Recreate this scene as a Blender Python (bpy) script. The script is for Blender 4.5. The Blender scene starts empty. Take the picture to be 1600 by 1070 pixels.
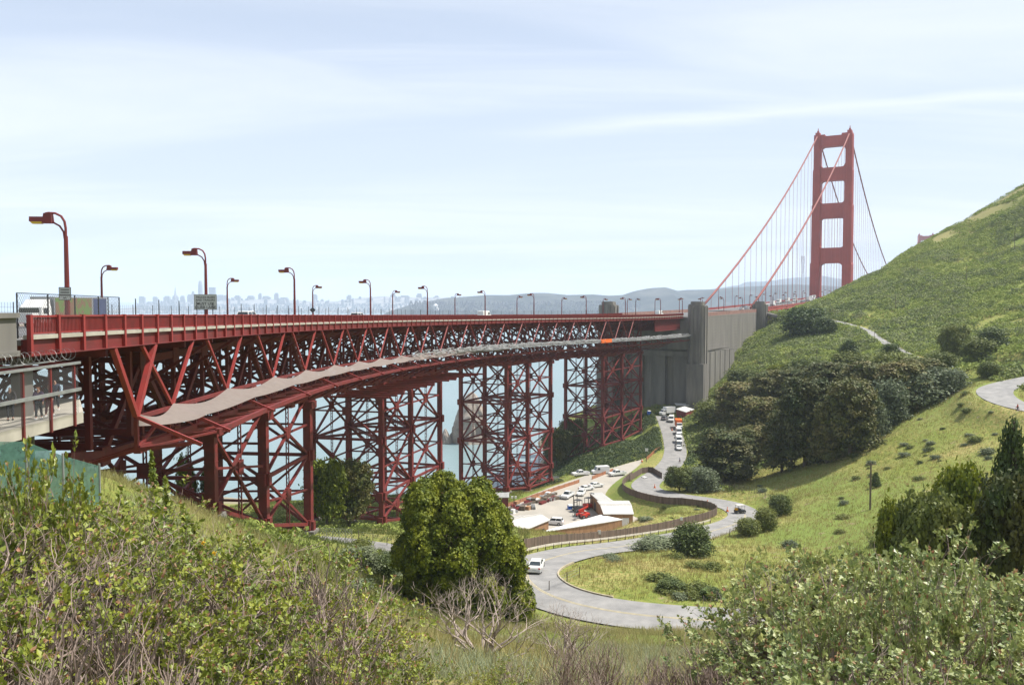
import bpy, math, random
import numpy as np
from mathutils import Vector, Matrix
sc = bpy.context.scene
COL = sc.collection
PI = math.pi
R = math.radians
# ------------------------------------------------------------------ camera
F = 1306.0; EYE = 67.0; PITCH = math.atan(59/1306)
cam = bpy.data.cameras.new('camera'); camo = bpy.data.objects.new('camera', cam); COL.objects.link(camo)
cam.sensor_width = 36; cam.lens = 36*F/1600; cam.clip_start = .2; cam.clip_end = 60000
camo.location = (0, 0, EYE); camo.rotation_euler = (PI/2-PITCH, 0, 0); sc.camera = camo
# ------------------------------------------------------------------ light, sky, exposure
SUN_DIR = Vector((.86, .12, 1.50)).normalized()
SUN_EL = math.asin(SUN_DIR.z)
sc.view_settings.view_transform = 'Standard'; sc.view_settings.look = 'None'
sc.view_settings.gamma = 1; sc.view_settings.exposure = 0.62
sc.cycles.max_bounces = 6; sc.cycles.diffuse_bounces = 3; sc.cycles.glossy_bounces = 2
sc.cycles.transparent_max_bounces = 12; sc.cycles.volume_bounces = 1; sc.cycles.transmission_bounces = 3
sc.cycles.use_denoising = True
sun = bpy.data.lights.new('sun', 'SUN'); sun.energy = 4.9; sun.angle = R(.55); sun.color = (1, .95, .87)
suno = bpy.data.objects.new('sun', sun); COL.objects.link(suno); suno.location = (60, 20, 160)
suno.rotation_euler = SUN_DIR.to_track_quat('Z', 'Y').to_euler()
w = bpy.data.worlds.new('World'); sc.world = w; w.use_nodes = True
N = w.node_tree.nodes; L = w.node_tree.links; N.clear()
def wn(t, **k):
    n = N.new(t)
    for a, b in k.items(): setattr(n, a, b)
    return n
out = wn('ShaderNodeOutputWorld'); bg = wn('ShaderNodeBackground'); bg.inputs[1].default_value = .089
sky = wn('ShaderNodeTexSky', sky_type='NISHITA', sun_disc=False, sun_elevation=SUN_EL,
         sun_rotation=math.atan2(SUN_DIR.x, SUN_DIR.y), altitude=60, air_density=1.0, dust_density=2.2, ozone_density=1.6)
geo = wn('ShaderNodeTexCoord')
sep = wn('ShaderNodeSeparateXYZ'); L.new(geo.outputs['Generated'], sep.inputs[0])
# cirrus sheet: direction projected on a plane high above
zc = wn('ShaderNodeMath', operation='MAXIMUM'); zc.inputs[1].default_value = .03; L.new(sep.outputs[2], zc.inputs[0])
za = wn('ShaderNodeMath', operation='ADD'); za.inputs[1].default_value = .12; L.new(zc.outputs[0], za.inputs[0])
dx = wn('ShaderNodeMath', operation='DIVIDE'); L.new(sep.outputs[0], dx.inputs[0]); L.new(za.outputs[0], dx.inputs[1])
dy = wn('ShaderNodeMath', operation='DIVIDE'); L.new(sep.outputs[1], dy.inputs[0]); L.new(za.outputs[0], dy.inputs[1])
cb = wn('ShaderNodeCombineXYZ'); L.new(dx.outputs[0], cb.inputs[0]); L.new(dy.outputs[0], cb.inputs[1])
def cloud(rot, scl, loc, noise, det, lo, hi, rough=.55, dist=.6):
    mp = wn('ShaderNodeMapping'); mp.inputs['Rotation'].default_value = (0, 0, R(rot)); mp.inputs['Scale'].default_value = scl
    mp.inputs['Location'].default_value = loc
    L.new(cb.outputs[0], mp.inputs[0])
    nz = wn('ShaderNodeTexNoise'); nz.inputs['Scale'].default_value = noise; nz.inputs['Detail'].default_value = det
    nz.inputs['Roughness'].default_value = rough; nz.inputs['Distortion'].default_value = dist
    L.new(mp.outputs[0], nz.inputs['Vector'])
    mr = wn('ShaderNodeMapRange', interpolation_type='SMOOTHSTEP'); mr.inputs[1].default_value = lo; mr.inputs[2].default_value = hi
    L.new(nz.outputs[0], mr.inputs[0]); return mr
c1 = cloud(8, (.35, 1.1, 1), (3.1, .4, 0), .9, 8, .36, .72)
c2 = cloud(-20, (.12, 1.0, 1), (1.2, 5.3, 0), 1.6, 9, .52, .80, .6, .9)
cm = wn('ShaderNodeMath', operation='MAXIMUM'); L.new(c1.outputs[0], cm.inputs[0]); L.new(c2.outputs[0], cm.inputs[1])
cs = wn('ShaderNodeMath', operation='MULTIPLY'); cs.inputs[1].default_value = .55; L.new(cm.outputs[0], cs.inputs[0])
# milky air low over the horizon
hz = wn('ShaderNodeMapRange', interpolation_type='SMOOTHSTEP'); hz.inputs[1].default_value = -.02; hz.inputs[2].default_value = .50
hz.inputs[3].default_value = .90; hz.inputs[4].default_value = .48; L.new(sep.outputs[2], hz.inputs[0])
mx0 = wn('ShaderNodeMix', data_type='RGBA'); L.new(hz.outputs[0], mx0.inputs[0]); L.new(sky.outputs[0], mx0.inputs[6])
mx0.inputs[7].default_value = (6.2, 6.98, 8.35, 1)
# one thin slanting streak of cirrus
uu = wn('ShaderNodeMath', operation='DIVIDE'); L.new(sep.outputs[0], uu.inputs[0]); L.new(sep.outputs[1], uu.inputs[1])
vv_ = wn('ShaderNodeMath', operation='DIVIDE'); L.new(sep.outputs[2], vv_.inputs[0]); L.new(sep.outputs[1], vv_.inputs[1])
nzs = wn('ShaderNodeTexNoise'); nzs.inputs['Scale'].default_value = 5; nzs.inputs['Detail'].default_value = 7; cbs = wn('ShaderNodeCombineXYZ'); L.new(uu.outputs[0], cbs.inputs[0])
vs3 = wn('ShaderNodeMath', operation='MULTIPLY'); vs3.inputs[1].default_value = 9; L.new(vv_.outputs[0], vs3.inputs[0]); L.new(vs3.outputs[0], cbs.inputs[1]); L.new(cbs.outputs[0], nzs.inputs['Vector'])
def mth(op, a, b):
    m_ = wn('ShaderNodeMath', operation=op)
    for i, q in enumerate((a, b)):
        if q is None: continue
        if isinstance(q, (int, float)): m_.inputs[i].default_value = q
        else: L.new(q, m_.inputs[i])
    return m_.outputs[0]
line = mth('ADD', mth('MULTIPLY', uu.outputs[0], .075), .203)
dist = mth('ABSOLUTE', mth('SUBTRACT', mth('ADD', vv_.outputs[0], mth('MULTIPLY', mth('SUBTRACT', nzs.outputs[0], .5), .03)), line), None)
band = wn('ShaderNodeMapRange', interpolation_type='SMOOTHSTEP'); band.inputs[1].default_value = .018; band.inputs[2].default_value = -.004; L.new(dist, band.inputs[0])
fade = wn('ShaderNodeMapRange', interpolation_type='SMOOTHSTEP'); fade.inputs[1].default_value = -.1; fade.inputs[2].default_value = .2; L.new(uu.outputs[0], fade.inputs[0])
frt = mth('GREATER_THAN', sep.outputs[1], .05)
stk = mth('MULTIPLY', mth('MULTIPLY', mth('MULTIPLY', band.outputs[0], fade.outputs[0]), frt), .55)
cst = mth('MAXIMUM', cs.outputs[0], stk)
mx = wn('ShaderNodeMix', data_type='RGBA'); L.new(cst, mx.inputs[0]); L.new(mx0.outputs[2], mx.inputs[6])
mx.inputs[7].default_value = (8.0, 8.35, 8.8, 1)
L.new(mx.outputs[2], bg.inputs[0]); L.new(bg.outputs[0], out.inputs[0])
# ------------------------------------------------------------------ helpers
def pt(px, py, Y):
    cx = (px-800)/F; cy = (535-py)/F
    dY = math.cos(PITCH)+cy*math.sin(PITCH); dZ = -math.sin(PITCH)+cy*math.cos(PITCH)
    return (cx*Y/dY, Y, EYE+dZ*Y/dY)
def rnd(a, b): return random.uniform(a, b)
def V3(*a): return np.array(a, float)
def mesh_np(name, verts, faces, smooth=False):
    verts = np.asarray(verts, np.float32).reshape(-1, 3); me = bpy.data.meshes.new(name)
    me.vertices.add(len(verts)); me.vertices.foreach_set('co', verts.ravel())
    if isinstance(faces, np.ndarray):
        n, k = faces.shape; tot = np.full(n, k, np.int32); idx = faces.astype(np.int32).ravel()
    else:
        tot = np.array([len(f) for f in faces], np.int32); idx = np.array([i for f in faces for i in f], np.int32)
    st = np.concatenate([[0], np.cumsum(tot)[:-1]]).astype(np.int32) if len(tot) else np.zeros(0, np.int32)
    me.loops.add(len(idx)); me.loops.foreach_set('vertex_index', idx)
    me.polygons.add(len(tot)); me.polygons.foreach_set('loop_start', st); me.polygons.foreach_set('loop_total', tot)
    me.polygons.foreach_set('use_smooth', np.full(len(tot), bool(smooth)))
    me.update(calc_edges=True); return me
def tag(o, label=None, cat=None, group=None, kind=None):
    if label: o['label'] = label
    if cat: o['category'] = cat
    if group: o['group'] = group
    if kind: o['kind'] = kind
    return o
def empty(name, loc, label=None, cat=None, group=None, rz=0):
    o = bpy.data.objects.new(name, None); COL.objects.link(o); o.location = loc; o.rotation_euler = (0, 0, rz)
    o.empty_display_size = .3
    return tag(o, label, cat, group)
def link(name, me, m=None, parent=None, loc=None):
    o = bpy.data.objects.new(name, me); COL.objects.link(o)
    if m is not None:
        if not me.materials: me.materials.append(m)
    if parent is not None: o.parent = parent
    if loc is not None: o.location = loc
    return o
def kids(o): return [c for c in bpy.data.objects if c.parent is o]
_kidcache = {}
def copy_tree(o, loc=None, rz=None, scale=None, label=None, group=None):
    if o.name not in _kidcache:
        _kidcache[o.name] = [(c, kids(c)) for c in kids(o)]
    c = o.copy(); COL.objects.link(c)
    for k, gs in _kidcache[o.name]:
        d = k.copy(); COL.objects.link(d); d.parent = c
        for g in gs:
            e = g.copy(); COL.objects.link(e); e.parent = d
    if loc is not None: c.location = loc
    if rz is not None: c.rotation_euler = (0, 0, rz)
    if scale is not None: c.scale = scale if hasattr(scale, '__len__') else (scale,)*3
    if label: c['label'] = label
    if group: c['group'] = group
    return c
_O = ['first','second','third','fourth','fifth','sixth','seventh','eighth','ninth','tenth','eleventh','twelfth','thirteenth','fourteenth','fifteenth','sixteenth','seventeenth','eighteenth','nineteenth']
_T = ['twent','thirt','fort','fift','sixt','sevent','eight','ninet']
def onum(i):
    if i < 19: return _O[i]
    n = i+1; t = _T[n//10-2]
    return t+'ieth' if n % 10 == 0 else t+'y '+_O[n % 10-1]
def one_posts(lst, m, parent, org, w=.08, name='post', maxn=100):
    for k, (a, b) in enumerate(lst[:maxn]): MB().bar(a, b, w, up=(0, 1, 0)).build(name, m, parent, org)
    if len(lst) > maxn:
        r_ = MB()
        for a, b in lst[maxn:]: r_.bar(a, b, w, up=(0, 1, 0))
        tag(r_.build(name, m, parent, org), kind='stuff')
class MB:
    def __init__(s): s.v = []; s.f = []; s.n = 0
    def add(s, vs, fs):
        vs = [tuple(map(float, q)) for q in vs]; s.v += vs; s.f += [tuple(i+s.n for i in f) for f in fs]; s.n += len(vs); return s
    def hexa(s, p): # 8 pts: 4 bottom ccw, 4 top ccw
        return s.add(p, [(3, 2, 1, 0), (4, 5, 6, 7), (0, 1, 5, 4), (1, 2, 6, 5), (2, 3, 7, 6), (3, 0, 4, 7)])
    def box(s, x0, x1, y0, y1, z0, z1):
        return s.hexa([(x0, y0, z0), (x1, y0, z0), (x1, y1, z0), (x0, y1, z0), (x0, y0, z1), (x1, y0, z1), (x1, y1, z1), (x0, y1, z1)])
    def obox(s, c, hx, hy, z0, z1, ang=0, taper=1.0): # rotated box about z
        ca, sa = math.cos(ang), math.sin(ang)
        def q(a, b, z): return (c[0]+a*ca-b*sa, c[1]+a*sa+b*ca, z)
        t = taper
        return s.hexa([q(-hx, -hy, z0), q(hx, -hy, z0), q(hx, hy, z0), q(-hx, hy, z0), q(-hx*t, -hy*t, z1), q(hx*t, -hy*t, z1), q(hx*t, hy*t, z1), q(-hx*t, hy*t, z1)])
    def bar(s, a, b, w, h=None, up=(0, 0, 1)):
        a = np.array(a, float); b = np.array(b, float); h = w if h is None else h
        d = b-a; l = np.linalg.norm(d)
        if l < 1e-6: return s
        d /= l; up = np.array(up, float)
        if abs(d@up) > .98: up = np.array((0., 1, 0)) if abs(d[1]) < .9 else np.array((1., 0, 0))
        x = np.cross(d, up); x /= np.linalg.norm(x); y = np.cross(x, d)
        x *= w/2; y *= h/2
        return s.hexa([a-x-y, b-x-y, b+x-y, a+x-y, a-x+y, b-x+y, b+x+y, a+x+y][0:8] if False else [a-x-y, a+x-y, b+x-y, b-x-y, a-x+y, a+x+y, b+x+y, b-x+y])
    def tube(s, pts, r, k=6, caps=True):
        pts = [np.array(p, float) for p in pts]; n = len(pts)
        rs = r if hasattr(r, '__len__') else [r]*n
        base = s.n; px_ = None; vs = []
        for i, p in enumerate(pts):
            d = pts[min(i+1, n-1)]-pts[max(i-1, 0)]; d = d/(np.linalg.norm(d)+1e-9)
            if px_ is None:
                u = np.array((0, 0, 1.)) if abs(d[2]) < .9 else np.array((1., 0, 0)); px_ = np.cross(d, u)
            px_ = px_-d*(px_@d); px_ /= np.linalg.norm(px_)+1e-9; py_ = np.cross(d, px_)
            for j in range(k):
                a = 2*PI*j/k; vs.append(p+rs[i]*(math.cos(a)*px_+math.sin(a)*py_))
        fs = [(i*k+j, i*k+(j+1) % k, (i+1)*k+(j+1) % k, (i+1)*k+j) for i in range(n-1) for j in range(k)]
        if caps: fs += [tuple(range(k-1, -1, -1)), tuple((n-1)*k+j for j in range(k))]
        return s.add(vs, fs)
    def lattice(s, a, b, w, up=(0, 0, 1), t=.09, step=None): # laced member: two flanges and zigzag
        a = np.array(a, float); b = np.array(b, float); d = b-a; l = np.linalg.norm(d)
        if l < .5: return s
        d /= l; up = np.array(up, float)
        if abs(d@up) > .98: up = np.array((0., 1, 0))
        x = np.cross(d, up); x /= np.linalg.norm(x); x *= w/2
        s.bar(a-x, b-x, t*1.6, w*.7); s.bar(a+x, b+x, t*1.6, w*.7)
        n = max(2, int(l/(step or w*1.3))); sg = 1
        for i in range(n):
            s.bar(a+d*l*i/n+x*sg, a+d*l*(i+1)/n-x*sg, t, t); sg = -sg
        return s
    def prism(s, poly, z0, z1): # poly xy ccw
        n = len(poly); vs = [(p[0], p[1], z0) for p in poly]+[(p[0], p[1], z1) for p in poly]
        return s.add(vs, [tuple(range(n-1, -1, -1)), tuple(range(n, 2*n))]+[(i, (i+1) % n, n+(i+1) % n, n+i) for i in range(n)])
    def quad(s, a, b, c, d): return s.add([a, b, c, d], [(0, 1, 2, 3)])
    def build(s, name, m, parent=None, org=(0, 0, 0), smooth=False, loc=None):
        v = np.array(s.v, float).reshape(-1, 3)-np.array(org, float)
        return link(name, mesh_np(name, v, s.f, smooth), m, parent, loc)
# ------------------------------------------------------------------ materials
def mat(name, col, rough=.7, metal=0, var=.0, vscale=1., col2=None, bump=0, bscale=None, obj=False, spec=.5, detail=5, lo=.35, hi=.65, trans=0, alpha=None, stretch=None, rand=0):
    m = bpy.data.materials.new(name); m.use_nodes = True; nt = m.node_tree; n = nt.nodes; l = nt.links
    p = n['Principled BSDF']; p.inputs['Roughness'].default_value = rough; p.inputs['Metallic'].default_value = metal
    p.inputs['Specular IOR Level'].default_value = spec
    col = tuple(q*.86 for q in col); col2 = tuple(q*.86 for q in col2) if col2 else None
    c = (*col, 1)
    tc = n.new('ShaderNodeTexCoord' if obj else 'ShaderNodeNewGeometry'); vec = tc.outputs['Object' if obj else 'Position']
    if stretch:
        mp = n.new('ShaderNodeMapping'); mp.inputs['Scale'].default_value = stretch; l.new(vec, mp.inputs[0]); vec = mp.outputs[0]
    src = None
    if var or col2:
        nz = n.new('ShaderNodeTexNoise'); nz.inputs['Scale'].default_value = vscale; nz.inputs['Detail'].default_value = detail
        nz.inputs['Roughness'].default_value = .6
        l.new(vec, nz.inputs['Vector'])
        mr = n.new('ShaderNodeMapRange'); mr.inputs[1].default_value = lo; mr.inputs[2].default_value = hi; l.new(nz.outputs[0], mr.inputs[0])
        mixn = n.new('ShaderNodeMix'); mixn.data_type = 'RGBA'; l.new(mr.outputs[0], mixn.inputs[0])
        c2 = col2 if col2 else tuple(min(1, q*(1+var)) for q in col)
        c1_ = col if col2 else tuple(q*(1-var) for q in col)
        mixn.inputs[6].default_value = (*c1_, 1); mixn.inputs[7].default_value = (*c2, 1); src = mixn.outputs[2]
        if rand:
            oi = n.new('ShaderNodeObjectInfo'); hs = n.new('ShaderNodeHueSaturation')
            m1 = n.new('ShaderNodeMapRange'); m1.inputs[3].default_value = 1-rand; m1.inputs[4].default_value = 1+rand
            l.new(oi.outputs['Random'], m1.inputs[0]); l.new(m1.outputs[0], hs.inputs['Value'])
            m2 = n.new('ShaderNodeMapRange'); m2.inputs[3].default_value = .5+rand*.06; m2.inputs[4].default_value = .5-rand*.06
            l.new(oi.outputs['Random'], m2.inputs[0]); l.new(m2.outputs[0], hs.inputs['Hue'])
            l.new(src, hs.inputs['Color']); src = hs.outputs[0]
        l.new(src, p.inputs['Base Color'])
    else: p.inputs['Base Color'].default_value = c
    if bump:
        bz = n.new('ShaderNodeTexNoise'); bz.inputs['Scale'].default_value = bscale or vscale*3; bz.inputs['Detail'].default_value = 6
        l.new(vec, bz.inputs['Vector']); bn = n.new('ShaderNodeBump'); bn.inputs['Strength'].default_value = min(1, bump); bn.inputs['Distance'].default_value = max(bump, .05)
        l.new(bz.outputs[0], bn.inputs['Height']); l.new(bn.outputs[0], p.inputs['Normal'])
    if trans:
        tr = n.new('ShaderNodeBsdfTranslucent'); ms = n.new('ShaderNodeMixShader'); ms.inputs[0].default_value = trans
        if src is not None: l.new(src, tr.inputs[0])
        else: tr.inputs[0].default_value = c
        l.new(p.outputs[0], ms.inputs[1]); l.new(tr.outputs[0], ms.inputs[2]); l.new(ms.outputs[0], n['Material Output'].inputs[0])
    if alpha is not None: p.inputs['Alpha'].default_value = alpha
    return m
M = {}
M['red'] = mat('orange_red_steel_paint', (.185, .022, .021), .6, 0, col2=(.10, .022, .019), vscale=.8, bump=.02, bscale=4, lo=.45, hi=.75)  # bridge paint with the shade under the deck put into its colour
M['redrail'] = mat('bright_orange_red_paint', (.30, .034, .030), .55, 0, col2=(.20, .034, .028), vscale=.9, lo=.45, hi=.75)  # same bridge paint, kept lighter for the sunlit railings and arms
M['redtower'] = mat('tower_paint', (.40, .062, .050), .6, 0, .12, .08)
M['conc'] = mat('weathered_concrete', (.235, .22, .195), .9, 0, col2=(.155, .147, .135), vscale=.35, stretch=(1, 1, .18), bump=.05, bscale=2.2, lo=.3, hi=.7)
M['conc2'] = mat('dark_weathered_concrete', (.26, .24, .21), .9, 0, col2=(.13, .122, .115), vscale=.5, stretch=(1, 1, .12), bump=.05, bscale=2.2, lo=.3, hi=.7)
M['slab'] = mat('walkway_concrete', (.42, .39, .33), .9, 0, .15, .9)
M['asph'] = mat('grey_asphalt', (.19, .187, .183), .9, 0, col2=(.32, .31, .295), vscale=.45, bump=.03, bscale=8, lo=.3, hi=.72, detail=9)
M['deckasph'] = mat('bridge_asphalt', (.12, .12, .12), .9, 0, .2, .3)
M['yard'] = mat('yard_concrete', (.42, .385, .33), .95, 0, col2=(.33, .31, .27), vscale=.13, lo=.35, hi=.7)
M['dirt'] = mat('pale_dirt', (.40, .33, .24), .95, 0, .15, .5)
M['white'] = mat('white_paint', (.78, .78, .76), .35)
M['pwhite'] = mat('white_line_paint', (.7, .7, .68), .7)
M['yellow'] = mat('yellow_line_paint', (.46, .39, .22), .85, 0, .25, 1.5)
M['kerb'] = mat('faded_yellow_kerb', (.42, .36, .25), .8, 0, .2, 1)
M['silver'] = mat('silver_paint', (.40, .41, .42), .3, .5)
M['black'] = mat('black_paint', (.02, .02, .022), .35)
M['dgrey'] = mat('dark_grey_metal', (.07, .07, .075), .5, .4)
M['glass'] = mat('dark_vehicle_glass', (.025, .035, .04), .08, 0, spec=.8)
M['tyre'] = mat('rubber', (.02, .02, .02), .85)
M['galv'] = mat('galvanised_steel', (.38, .39, .39), .5, .5, .15, 2)
M['bluep'] = mat('blue_plastic', (.02, .12, .50), .5)
M['redp'] = mat('red_machine_paint', (.55, .05, .03), .45)
M['orange'] = mat('orange_plastic', (.85, .16, .02), .6)
M['yellp'] = mat('yellow_plastic', (.75, .38, .02), .5)
M['woodfence'] = mat('brown_timber_screen', (.15, .105, .08), .9, 0, .35, .6, stretch=(3, 3, .3))
M['woodwall'] = mat('tan_plywood', (.36, .20, .10), .85, 0, .2, .8, stretch=(2, 2, .4))
M['roofmetal'] = mat('pale_roof_membrane', (.54, .52, .48), .6, 0, .10, .4)
M['pole'] = mat('weathered_timber', (.13, .10, .07), .9, 0, .3, 2, stretch=(4, 4, .5))
M['bark'] = mat('brown_bark', (.11, .085, .065), .95, 0, .3, 4, bump=.05, bscale=12)
M['greybark'] = mat('pinkish_grey_twigs', (.20, .14, .115), .9, 0, col2=(.36, .28, .24), vscale=5)
M['deadbark'] = mat('bleached_dead_wood', (.36, .29, .25), .9, 0, .3, 5)
M['lens'] = mat('amber_lamp_lens', (.80, .55, .08), .3)
M['skin'] = mat('skin', (.48, .27, .19), .6)
def leafmat(name, a, b, vs, trans=.3, rough=.6, lo=.35, hi=.65, spec=.3, rand=.12):
    return mat(name, a, rough, 0, col2=b, vscale=vs, trans=trans, lo=lo, hi=hi, spec=spec, detail=3, rand=rand)
M['lf_cyp'] = leafmat('bright_cypress_foliage', (.25, .275, .022), (.09, .13, .014), .8, .28)
M['lf_dark'] = leafmat('dark_cypress_foliage', (.075, .105, .026), (.165, .145, .045), .30, .18, rand=.35)
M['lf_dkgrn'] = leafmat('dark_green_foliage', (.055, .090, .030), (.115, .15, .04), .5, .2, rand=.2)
M['lf_olive'] = leafmat('olive_foliage', (.19, .21, .05), (.115, .15, .04), .6, .3, rand=.25)
M['lf_grey'] = leafmat('grey_green_foliage', (.21, .24, .14), (.12, .155, .075), .7, .25, rand=.2)
M['lf_fgl'] = leafmat('yellow_green_leaves', (.35, .38, .052), (.13, .185, .03), 5, .28, .45, spec=.45, rand=.15)
M['lf_fgr'] = leafmat('pale_green_leaves', (.44, .47, .17), (.17, .24, .07), 6, .28, .45, spec=.6, rand=.15)
M['lf_bud'] = leafmat('pinkish_buds', (.42, .20, .12), (.50, .36, .20), 9, .3)
M['lf_yel'] = leafmat('yellow_flowers', (.75, .50, .02), (.7, .4, .02), 9, .3)
M['grass'] = leafmat('meadow_grass', (.27, .275, .07), (.44, .35, .16), .10, .35, .8, spec=.15, rand=0)
M['drygrass'] = leafmat('dry_grass', (.48, .39, .20), (.27, .29, .10), .25, .35, .8, spec=.15, rand=0)
M['sage'] = leafmat('pale_sage_grass', (.34, .39, .24), (.40, .38, .22), .4, .3, .8, spec=.15, rand=0)
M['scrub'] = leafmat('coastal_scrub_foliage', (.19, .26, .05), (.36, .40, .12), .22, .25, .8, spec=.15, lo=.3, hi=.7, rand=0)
M['scrub2'] = leafmat('grey_scrub_foliage', (.27, .29, .14), (.13, .18, .055), .2, .2, .8, spec=.15, rand=0)
# ------------------------------------------------------------------ terrain
CT = [(0,0,65.2),(-10,0,65),(-25,0,64.3),(-45,0,64),(14,0,64.6),(30,0,63),(0,-15,68),(-30,-20,66),(30,-20,66),(60,-10,60),(-80,-10,62),
 (-6,9,62.9),(6,9,62.1),(14,9,61.6),(0,20,58),(14,20,57),(26,22,56),(-15,20,60.6),(-23,34,59.8),(-22,45,57.8),(-30,42,59),(-40,50,58),(-70,40,58),
 (0,40,50.4),(0,60,43.6),(12,58,43.8),(25,58,43),(0,71,38.5),(12,73,38),(-12,45,50.3),(-10,60,45),(-10,76,40.2),(-18,60,50),(-24,75,46.3),(-22,95,39),
 (-33,70,50),(-33.5,92.5,43),(-33.5,111,36.5),(-32,129,31.4),(-48,92,42),(-48,111,37),(-47,129,32),(-62,80,50),(-90,75,50),(-75,110,38),(-100,120,34),
 (-26,165,22.8),(-21.6,181,19),(-16.7,197,16.5),(-40.4,168,23),(-36,185,18),(-60,165,22),(-90,170,20),(-120,150,24),
 (-3,236,13.5),(4,248,11),(12,262,10),(-16,243,12.5),(-9,255,8),(-3,268,6.5),(-30,225,14),(-55,215,15),
 (32,298,15.5),(41,313,15),(50.7,330,16),(19.6,305,9),(28,320,9.5),(36,345,14),(58,345,21),
 (-200,300,0.5),(-130,290,0.5),(-79,280,0.5),(-45,275,0.5),(-15,285,0),(3,300,0),(12,325,1),(22,360,5),(30,400,14),(44,378,19),(46,402,20),(28,415,6),
 (20,430,-3),(60,455,12),(70,480,-2),(100,520,-3),(150,600,-4),(260,740,-3),
 (-250,330,-5),(-120,330,-5),(-40,320,-5),(-5,340,-5),(8,380,-5),(0,450,-8),(60,560,-8),(-100,450,-10),
 (173,480,68.5),(150,470,60.5),(140,457,54),(126,450,48.5),(112,420,43),(210,500,82),(255,520,104.5),(292,530,121),(331,540,143),(385,545,166),(460,540,190),
 (173,560,38),(255,620,58),(331,660,80),(450,640,140),(200,650,12),(300,730,15),
 (151.6,330,49.6),(162,400,58),(154,300,52),(199.6,330,64),(263,430,93),(214,400,76),(250,330,84),(300,400,112),(360,430,140),(300,300,104),
 (131,215,47),(122.6,215,46),(112,215,43),(126,300,47.7),(127,370,49),(107.7,370,43),(93.7,360,32.8),(93,383.6,28.5),(110,413.6,41),(82.6,348,24),(66.6,290,17.3),(76,285,20),(98,290,34),(95,320,33),
 (63,235,17.7),(74,225,22.4),(82,215,28),(94,205,34.5),(108,200,40),(100,250,36),(85,255,27),(170,230,56),(170,180,50),(140,170,44),(220,250,72),
 (63,150,29),(82,165,32.4),(100,180,36.5),(62,180,24.5),(56,190,20.5),(48.4,115,30.5),(34,112,31),(19,100,33.5),(38.9,145,25.5),(60,105,35),(59.7,120,32.6),(80,120,36),(110,130,40),(150,110,46),
 (35,60,45.5),(50,70,42),(80,55,46),(70,95,37),(100,70,44),(130,40,52),(150,-10,58),
 (45,215,18.5),(30,175,22),(20,170,20.5),(20,225,15),(10,210,15),(12,150,25),(0,160,23.5),(-8,185,19.5),(-15,140,28.5),(-8,120,32)]
CT = np.array(CT, float)
def _U(r2): return np.where(r2 > 0, .5*r2*np.log(np.maximum(r2, 1e-12)), 0)
_c = CT[:, :2]/100; _n = len(_c)
_K = _U(((_c[:, None]-_c[None])**2).sum(-1))+np.eye(_n)*.0006
_P = np.c_[np.ones(_n), _c]
_A = np.zeros((_n+3, _n+3)); _A[:_n, :_n] = _K; _A[:_n, _n:] = _P; _A[_n:, :_n] = _P.T
_w = np.linalg.solve(_A, np.r_[CT[:, 2], 0, 0, 0])
def tps(x, y):
    q = np.c_[np.ravel(x), np.ravel(y)]/100; res = np.zeros(len(q))
    for i in range(0, len(q), 20000):
        b = q[i:i+20000]; res[i:i+20000] = _U(((b[:, None]-_c[None])**2).sum(-1))@_w[:_n]+np.c_[np.ones(len(b)), b]@_w[_n:]
    return res.reshape(np.shape(x))
def vnoise(x, y, s, seed=0):
    x = np.asarray(x)/s; y = np.asarray(y)/s; xi = np.floor(x).astype(np.int64); yi = np.floor(y).astype(np.int64)
    fx = x-xi; fy = y-yi; fx = fx*fx*(3-2*fx); fy = fy*fy*(3-2*fy)
    def h(a, b):
        v = (a*374761393+b*668265263+seed*982451653) & 0x7fffffff; v = ((v ^ (v >> 13))*1274126177) & 0x7fffffff
        return ((v ^ (v >> 16)) & 0xffff)/65535.
    return (h(xi, yi)*(1-fx)+h(xi+1, yi)*fx)*(1-fy)+(h(xi, yi+1)*(1-fx)+h(xi+1, yi+1)*fx)*fy
# roads as (x, y, z) centre lines
def smooth_path(pts, step=1.5, it=3):
    p = np.array(pts, float)
    for _ in range(it):
        q = [p[0]]
        for a, b in zip(p[:-1], p[1:]): q += [a*.75+b*.25, a*.25+b*.75]
        q.append(p[-1]); p = np.array(q)
    d = np.r_[0, np.cumsum(np.linalg.norm(np.diff(p[:, :2], axis=0), axis=1))]
    n = int(d[-1]/step)+1; s = np.linspace(0, d[-1], n)
    return np.c_[np.interp(s, d, p[:, 0]), np.interp(s, d, p[:, 1]), np.interp(s, d, p[:, 2])]
RD1 = smooth_path([(140,52,45),(105,68,40),(75,77,37),(50,80.5,35.6),(31,82.5,35),(19,83.5,35),(10,86.5,34.8),(4,92,34.5),(1.5,100,33.9),(2.4,108,32.8),
    (5.5,117,31.2),(11,129,28.7),(20,145,24.7),(30,157.5,22.3),(41,170,20.4),(50,180,19.8),(53.5,188,19.6),(52,197,19.5),(47,202,19.3),(41,207,19.1),(36.5,214,18.7),(35.5,224,17.9),(40,240,16.6),
    (48,258,15.8),(55,278,16.2),(59,302,17.8),(61.5,325,19.8),(63,343,21.2)])
RD2 = smooth_path([(1.8,103,33.6),(-6,110,33),(-16,116,32.6),(-24,122,32),(-36,127,31.4),(-60,140,28),(-90,150,26)])
RD3 = smooth_path([(200,245,60),(165,228,52),(140,219,48.2),(124,212,46.4),(117.5,204,45.2),(116,192,43.6),(122,180,42.6),(140,165,43.5),(165,160,47)])
RD4 = smooth_path([(146,462,63),(150,445,63.4),(156,425,60.5),(160,400,58.1),(160,375,55.5),(152.5,350,53.2),(148,325,50.9),(143,300,48.6),(139,270,47.6),(138,245,47.4),(150,226,49.5)])
RD5 = smooth_path([(126,352,52),(132,345,52.5),(134,325,50.4),(136,305,49),(142,292,48.3)])
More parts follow.
